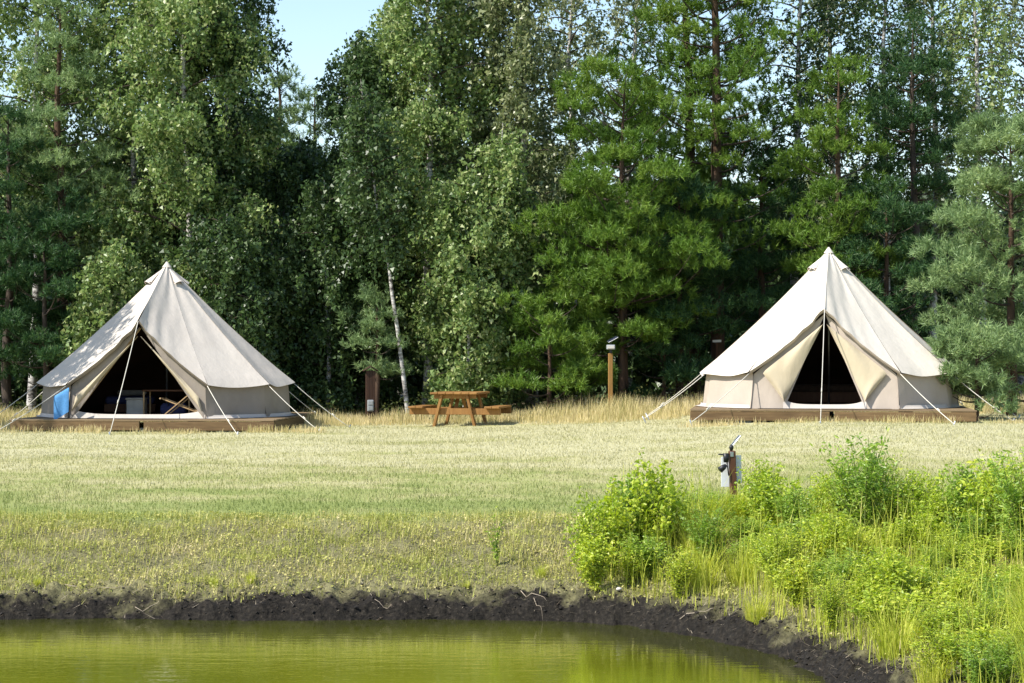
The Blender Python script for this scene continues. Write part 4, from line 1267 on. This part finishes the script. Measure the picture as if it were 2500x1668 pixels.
tp = [np_mesh('blades', *tuft_geo(g, 0.5, 210, 0.30), M['reed']) for _ in range(4)]
def tuft(x, y, s, label, k, group=None, sz=1.0):
    t = tag(obj('grass_tuft', tp[k % 4], None, (x, y, gz(x, y) - 0.01), (0, 0, random.uniform(0, 6.28))), label, 'grass tuft', group)
    t.scale = (s, s, s * sz)
    return t
p = ground_at(1610, 1350)
tuft(p.x, p.y, 0.85, 'big rounded yellow green grass tuft at the thicket\'s foot above the bank', 0, None, 0.95)
p = ground_at(1700, 1345)
tuft(p.x, p.y, 0.7, 'smaller grass tuft close right of the big rounded one', 1)
p = ground_at(1240, 1325)
tuft(p.x, p.y, 0.26, 'small dark green grass tuft on the bank left of the thicket', 2)
p = ground_at(575, 1335)
tuft(p.x, p.y, 0.22, 'small grass tuft on the bank below the left tent\'s right corner', 3)
p = ground_at(85, 1345)
tuft(p.x, p.y, 0.2, 'small fresh green tuft on the bank near the left edge', 1)
p = ground_at(490, 1345)
tuft(p.x, p.y, 0.2, 'small tuft on the bank below the left tent\'s door', 0)
p = ground_at(1070, 1350)
tuft(p.x, p.y, 0.17, 'tiny tuft on the bank edge below the picnic table', 2)
spots = []
for k in range(30):
    for _ in range(30):
        Y = g.uniform(11.2, 19.8); x = g.uniform(0.9, 5.6)
        d0 = float(shore_d(x, Y))
        if 0.20 < d0 < 3.4 and (x > 1.25 or d0 > 0.9):
            break
    else:
        continue
    spots.append((Y, x, g.uniform(0.6, 1.15) * (0.75 if d0 < 0.6 else 1)))
spots.sort()
for b_ in range(0, len(spots), 6):
    for q_, (Y, x, sc_) in enumerate(sorted(spots[b_:b_ + 6], key=lambda r_: r_[1] / r_[0])):
        tuft(x, Y, sc_, 'tall grass tuft in the thicket, %s from left in the %s band from the front' % (ORD[q_], ORD[b_ // 6]), int(g.integers(0, 4)), 'grass tufts in the thicket')

# thin grass standing through the whole thicket
N = 19000
X = g.uniform(0.7, 6.2, N); Y = g.uniform(10.5, 20.2, N)
d = shore_d(X, Y)
xq = X / Y * 4975 + 1175
keep = (d > 0.22) & (d < 3.6) & ~((np.abs(xq - 1690) < 45) & (Y > 17.3) & (Y < 19.6)) & (X > np.interp(Y, [16.5, 17.2, 20], [1.2, 0.75, 1.0])) & (g.random(N) < 0.35 + 0.65 * ss(0.4, 0.6, fbm(X * 1.4, Y * 1.4, 130)))
X, Y, d = X[keep], Y[keep], d[keep]; n = len(X)
P = np.stack([X, Y, ground_z(X, Y) - 0.01], 1)
hh = (0.14 + 0.56 * g.random(n) ** 1.8) * (0.55 + 0.45 * ss(0.2, 1.0, d)) * np.interp(Y, [11, 16, 20], [0.9, 0.95, 0.85])
V, Fc = blade_geo(P, hh, g.uniform(0.004, 0.009, n), hh * g.uniform(0.05, 0.45, n), g.uniform(0, 6.28, n), 2)
o = stuff(obj('thicket_grass', np_mesh('thicket_grass', V, Fc, M['reed']))); o['label'] = 'thin tall yellow green grass filling the thicket on the right bank'; o['category'] = 'grass'

# slender weed standing alone on the slope
p = ground_at(1138, 1300)
t = thing('tall_weed', 'slender leafy weed standing alone on the slope above the pond', 'weed', (p.x, p.y, gz(p.x, p.y) - 0.01))
h = at(1138, 1160, Y=p.y).z - gz(p.x, p.y)
ps = []
for q in range(3):
    s = np.linspace(0, 1, 6)
    ps.append(np.stack([(q - 1) * 0.05 * s + 0.015 * np.sin(5 * s + q), 0.03 * (q - 1) * s, s * h * (1, 0.8, 0.62)[(q + 2) % 3]], 1))
    obj('stem', MB().add(*tube(ps[-1], [0.005, 0.0045, 0.004, 0.0035, 0.003, 0.002], 5)).mesh('stem', M['stem'], True), t)
P = np.vstack([np.stack([np.interp(u_, np.linspace(0, 1, 6), a_[:, i]) for i in range(3)], 1) for a_ in ps for u_ in [g.uniform(0.2, 1.0, 42)]])
n = len(P); L = g.uniform(0.02, 0.045, n)
stuff(obj('leaves', np_mesh('leaves', *leaf_geo(P, rand_dir(n, g) + [0, 0, 0.3], rand_dir(n, g) + [0, 0, 0.5], L, L * 0.5), M['sap2']), t))

# roots, twigs and stones on the bank
def twig(name, label, pts_, r_, mat='root'):
    P = [Vector((q[0], q[1], q[2])) for q in pts_]
    return tag(obj(name, MB().add(*tube(P, [0.6 * r_ * (1 - 0.7 * i / (len(P) - 1)) for i in range(len(P))], 6)).mesh(name, M[mat], True)), label, name.replace('_', ' '))
def bank_line(a, b, sag=0.0, n=7, lift=0.012):
    out = []
    for i in range(n):
        s = i / (n - 1)
        x = a[0] + (b[0] - a[0]) * s + sag * math.sin(math.pi * s); y = a[1] + (b[1] - a[1]) * s
        out.append((x, y, max(gz(x, y), WATER - 0.02) + lift))
    return out
for (xa, ya), (xb, yb), lab, rr_ in (((1195, 1360), (1255, 1385), 'pale dry root sticking out of the bank left of the tuft', 0.006), ((1225, 1380), (1245, 1430), 'thin pale root hanging down to the water', 0.004), ((1560, 1430), (1640, 1405), 'pale dry reed lying on the curve of the bank', 0.006), ((860, 1380), (905, 1398), 'short dry root on the dark bank below the cabinet', 0.004), ((310, 1400), (400, 1385), 'thin pale twig lying on the dark bank at left', 0.005), ((150, 1345), (300, 1352), 'flat grey twig along the top of the left bank', 0.006)):
    a = ground_at(xa, ya); b = ground_at(xb, yb)
    twig('dry_root', lab, bank_line(a, b, 0.02), rr_)
p = ground_at(1420, 1358)
bm = bmesh.new(); bmesh.ops.create_icosphere(bm, subdivisions=3, radius=0.024)
for v in bm.verts:
    v.co *= 1 + 0.25 * (float(vnoise(v.co.x * 40 + 5, v.co.y * 40 + v.co.z * 30, 4)) - 0.5); v.co.z *= 0.6
me = bpy.data.meshes.new('stone'); bm.to_mesh(me); bm.free(); me.materials.append(M['stone'])
for q in me.polygons: q.use_smooth = True
tag(obj('stone', me, None, (p.x, p.y, gz(p.x, p.y) + 0.012)), 'small pale stone on the bank below the thicket\'s left end', 'stone')
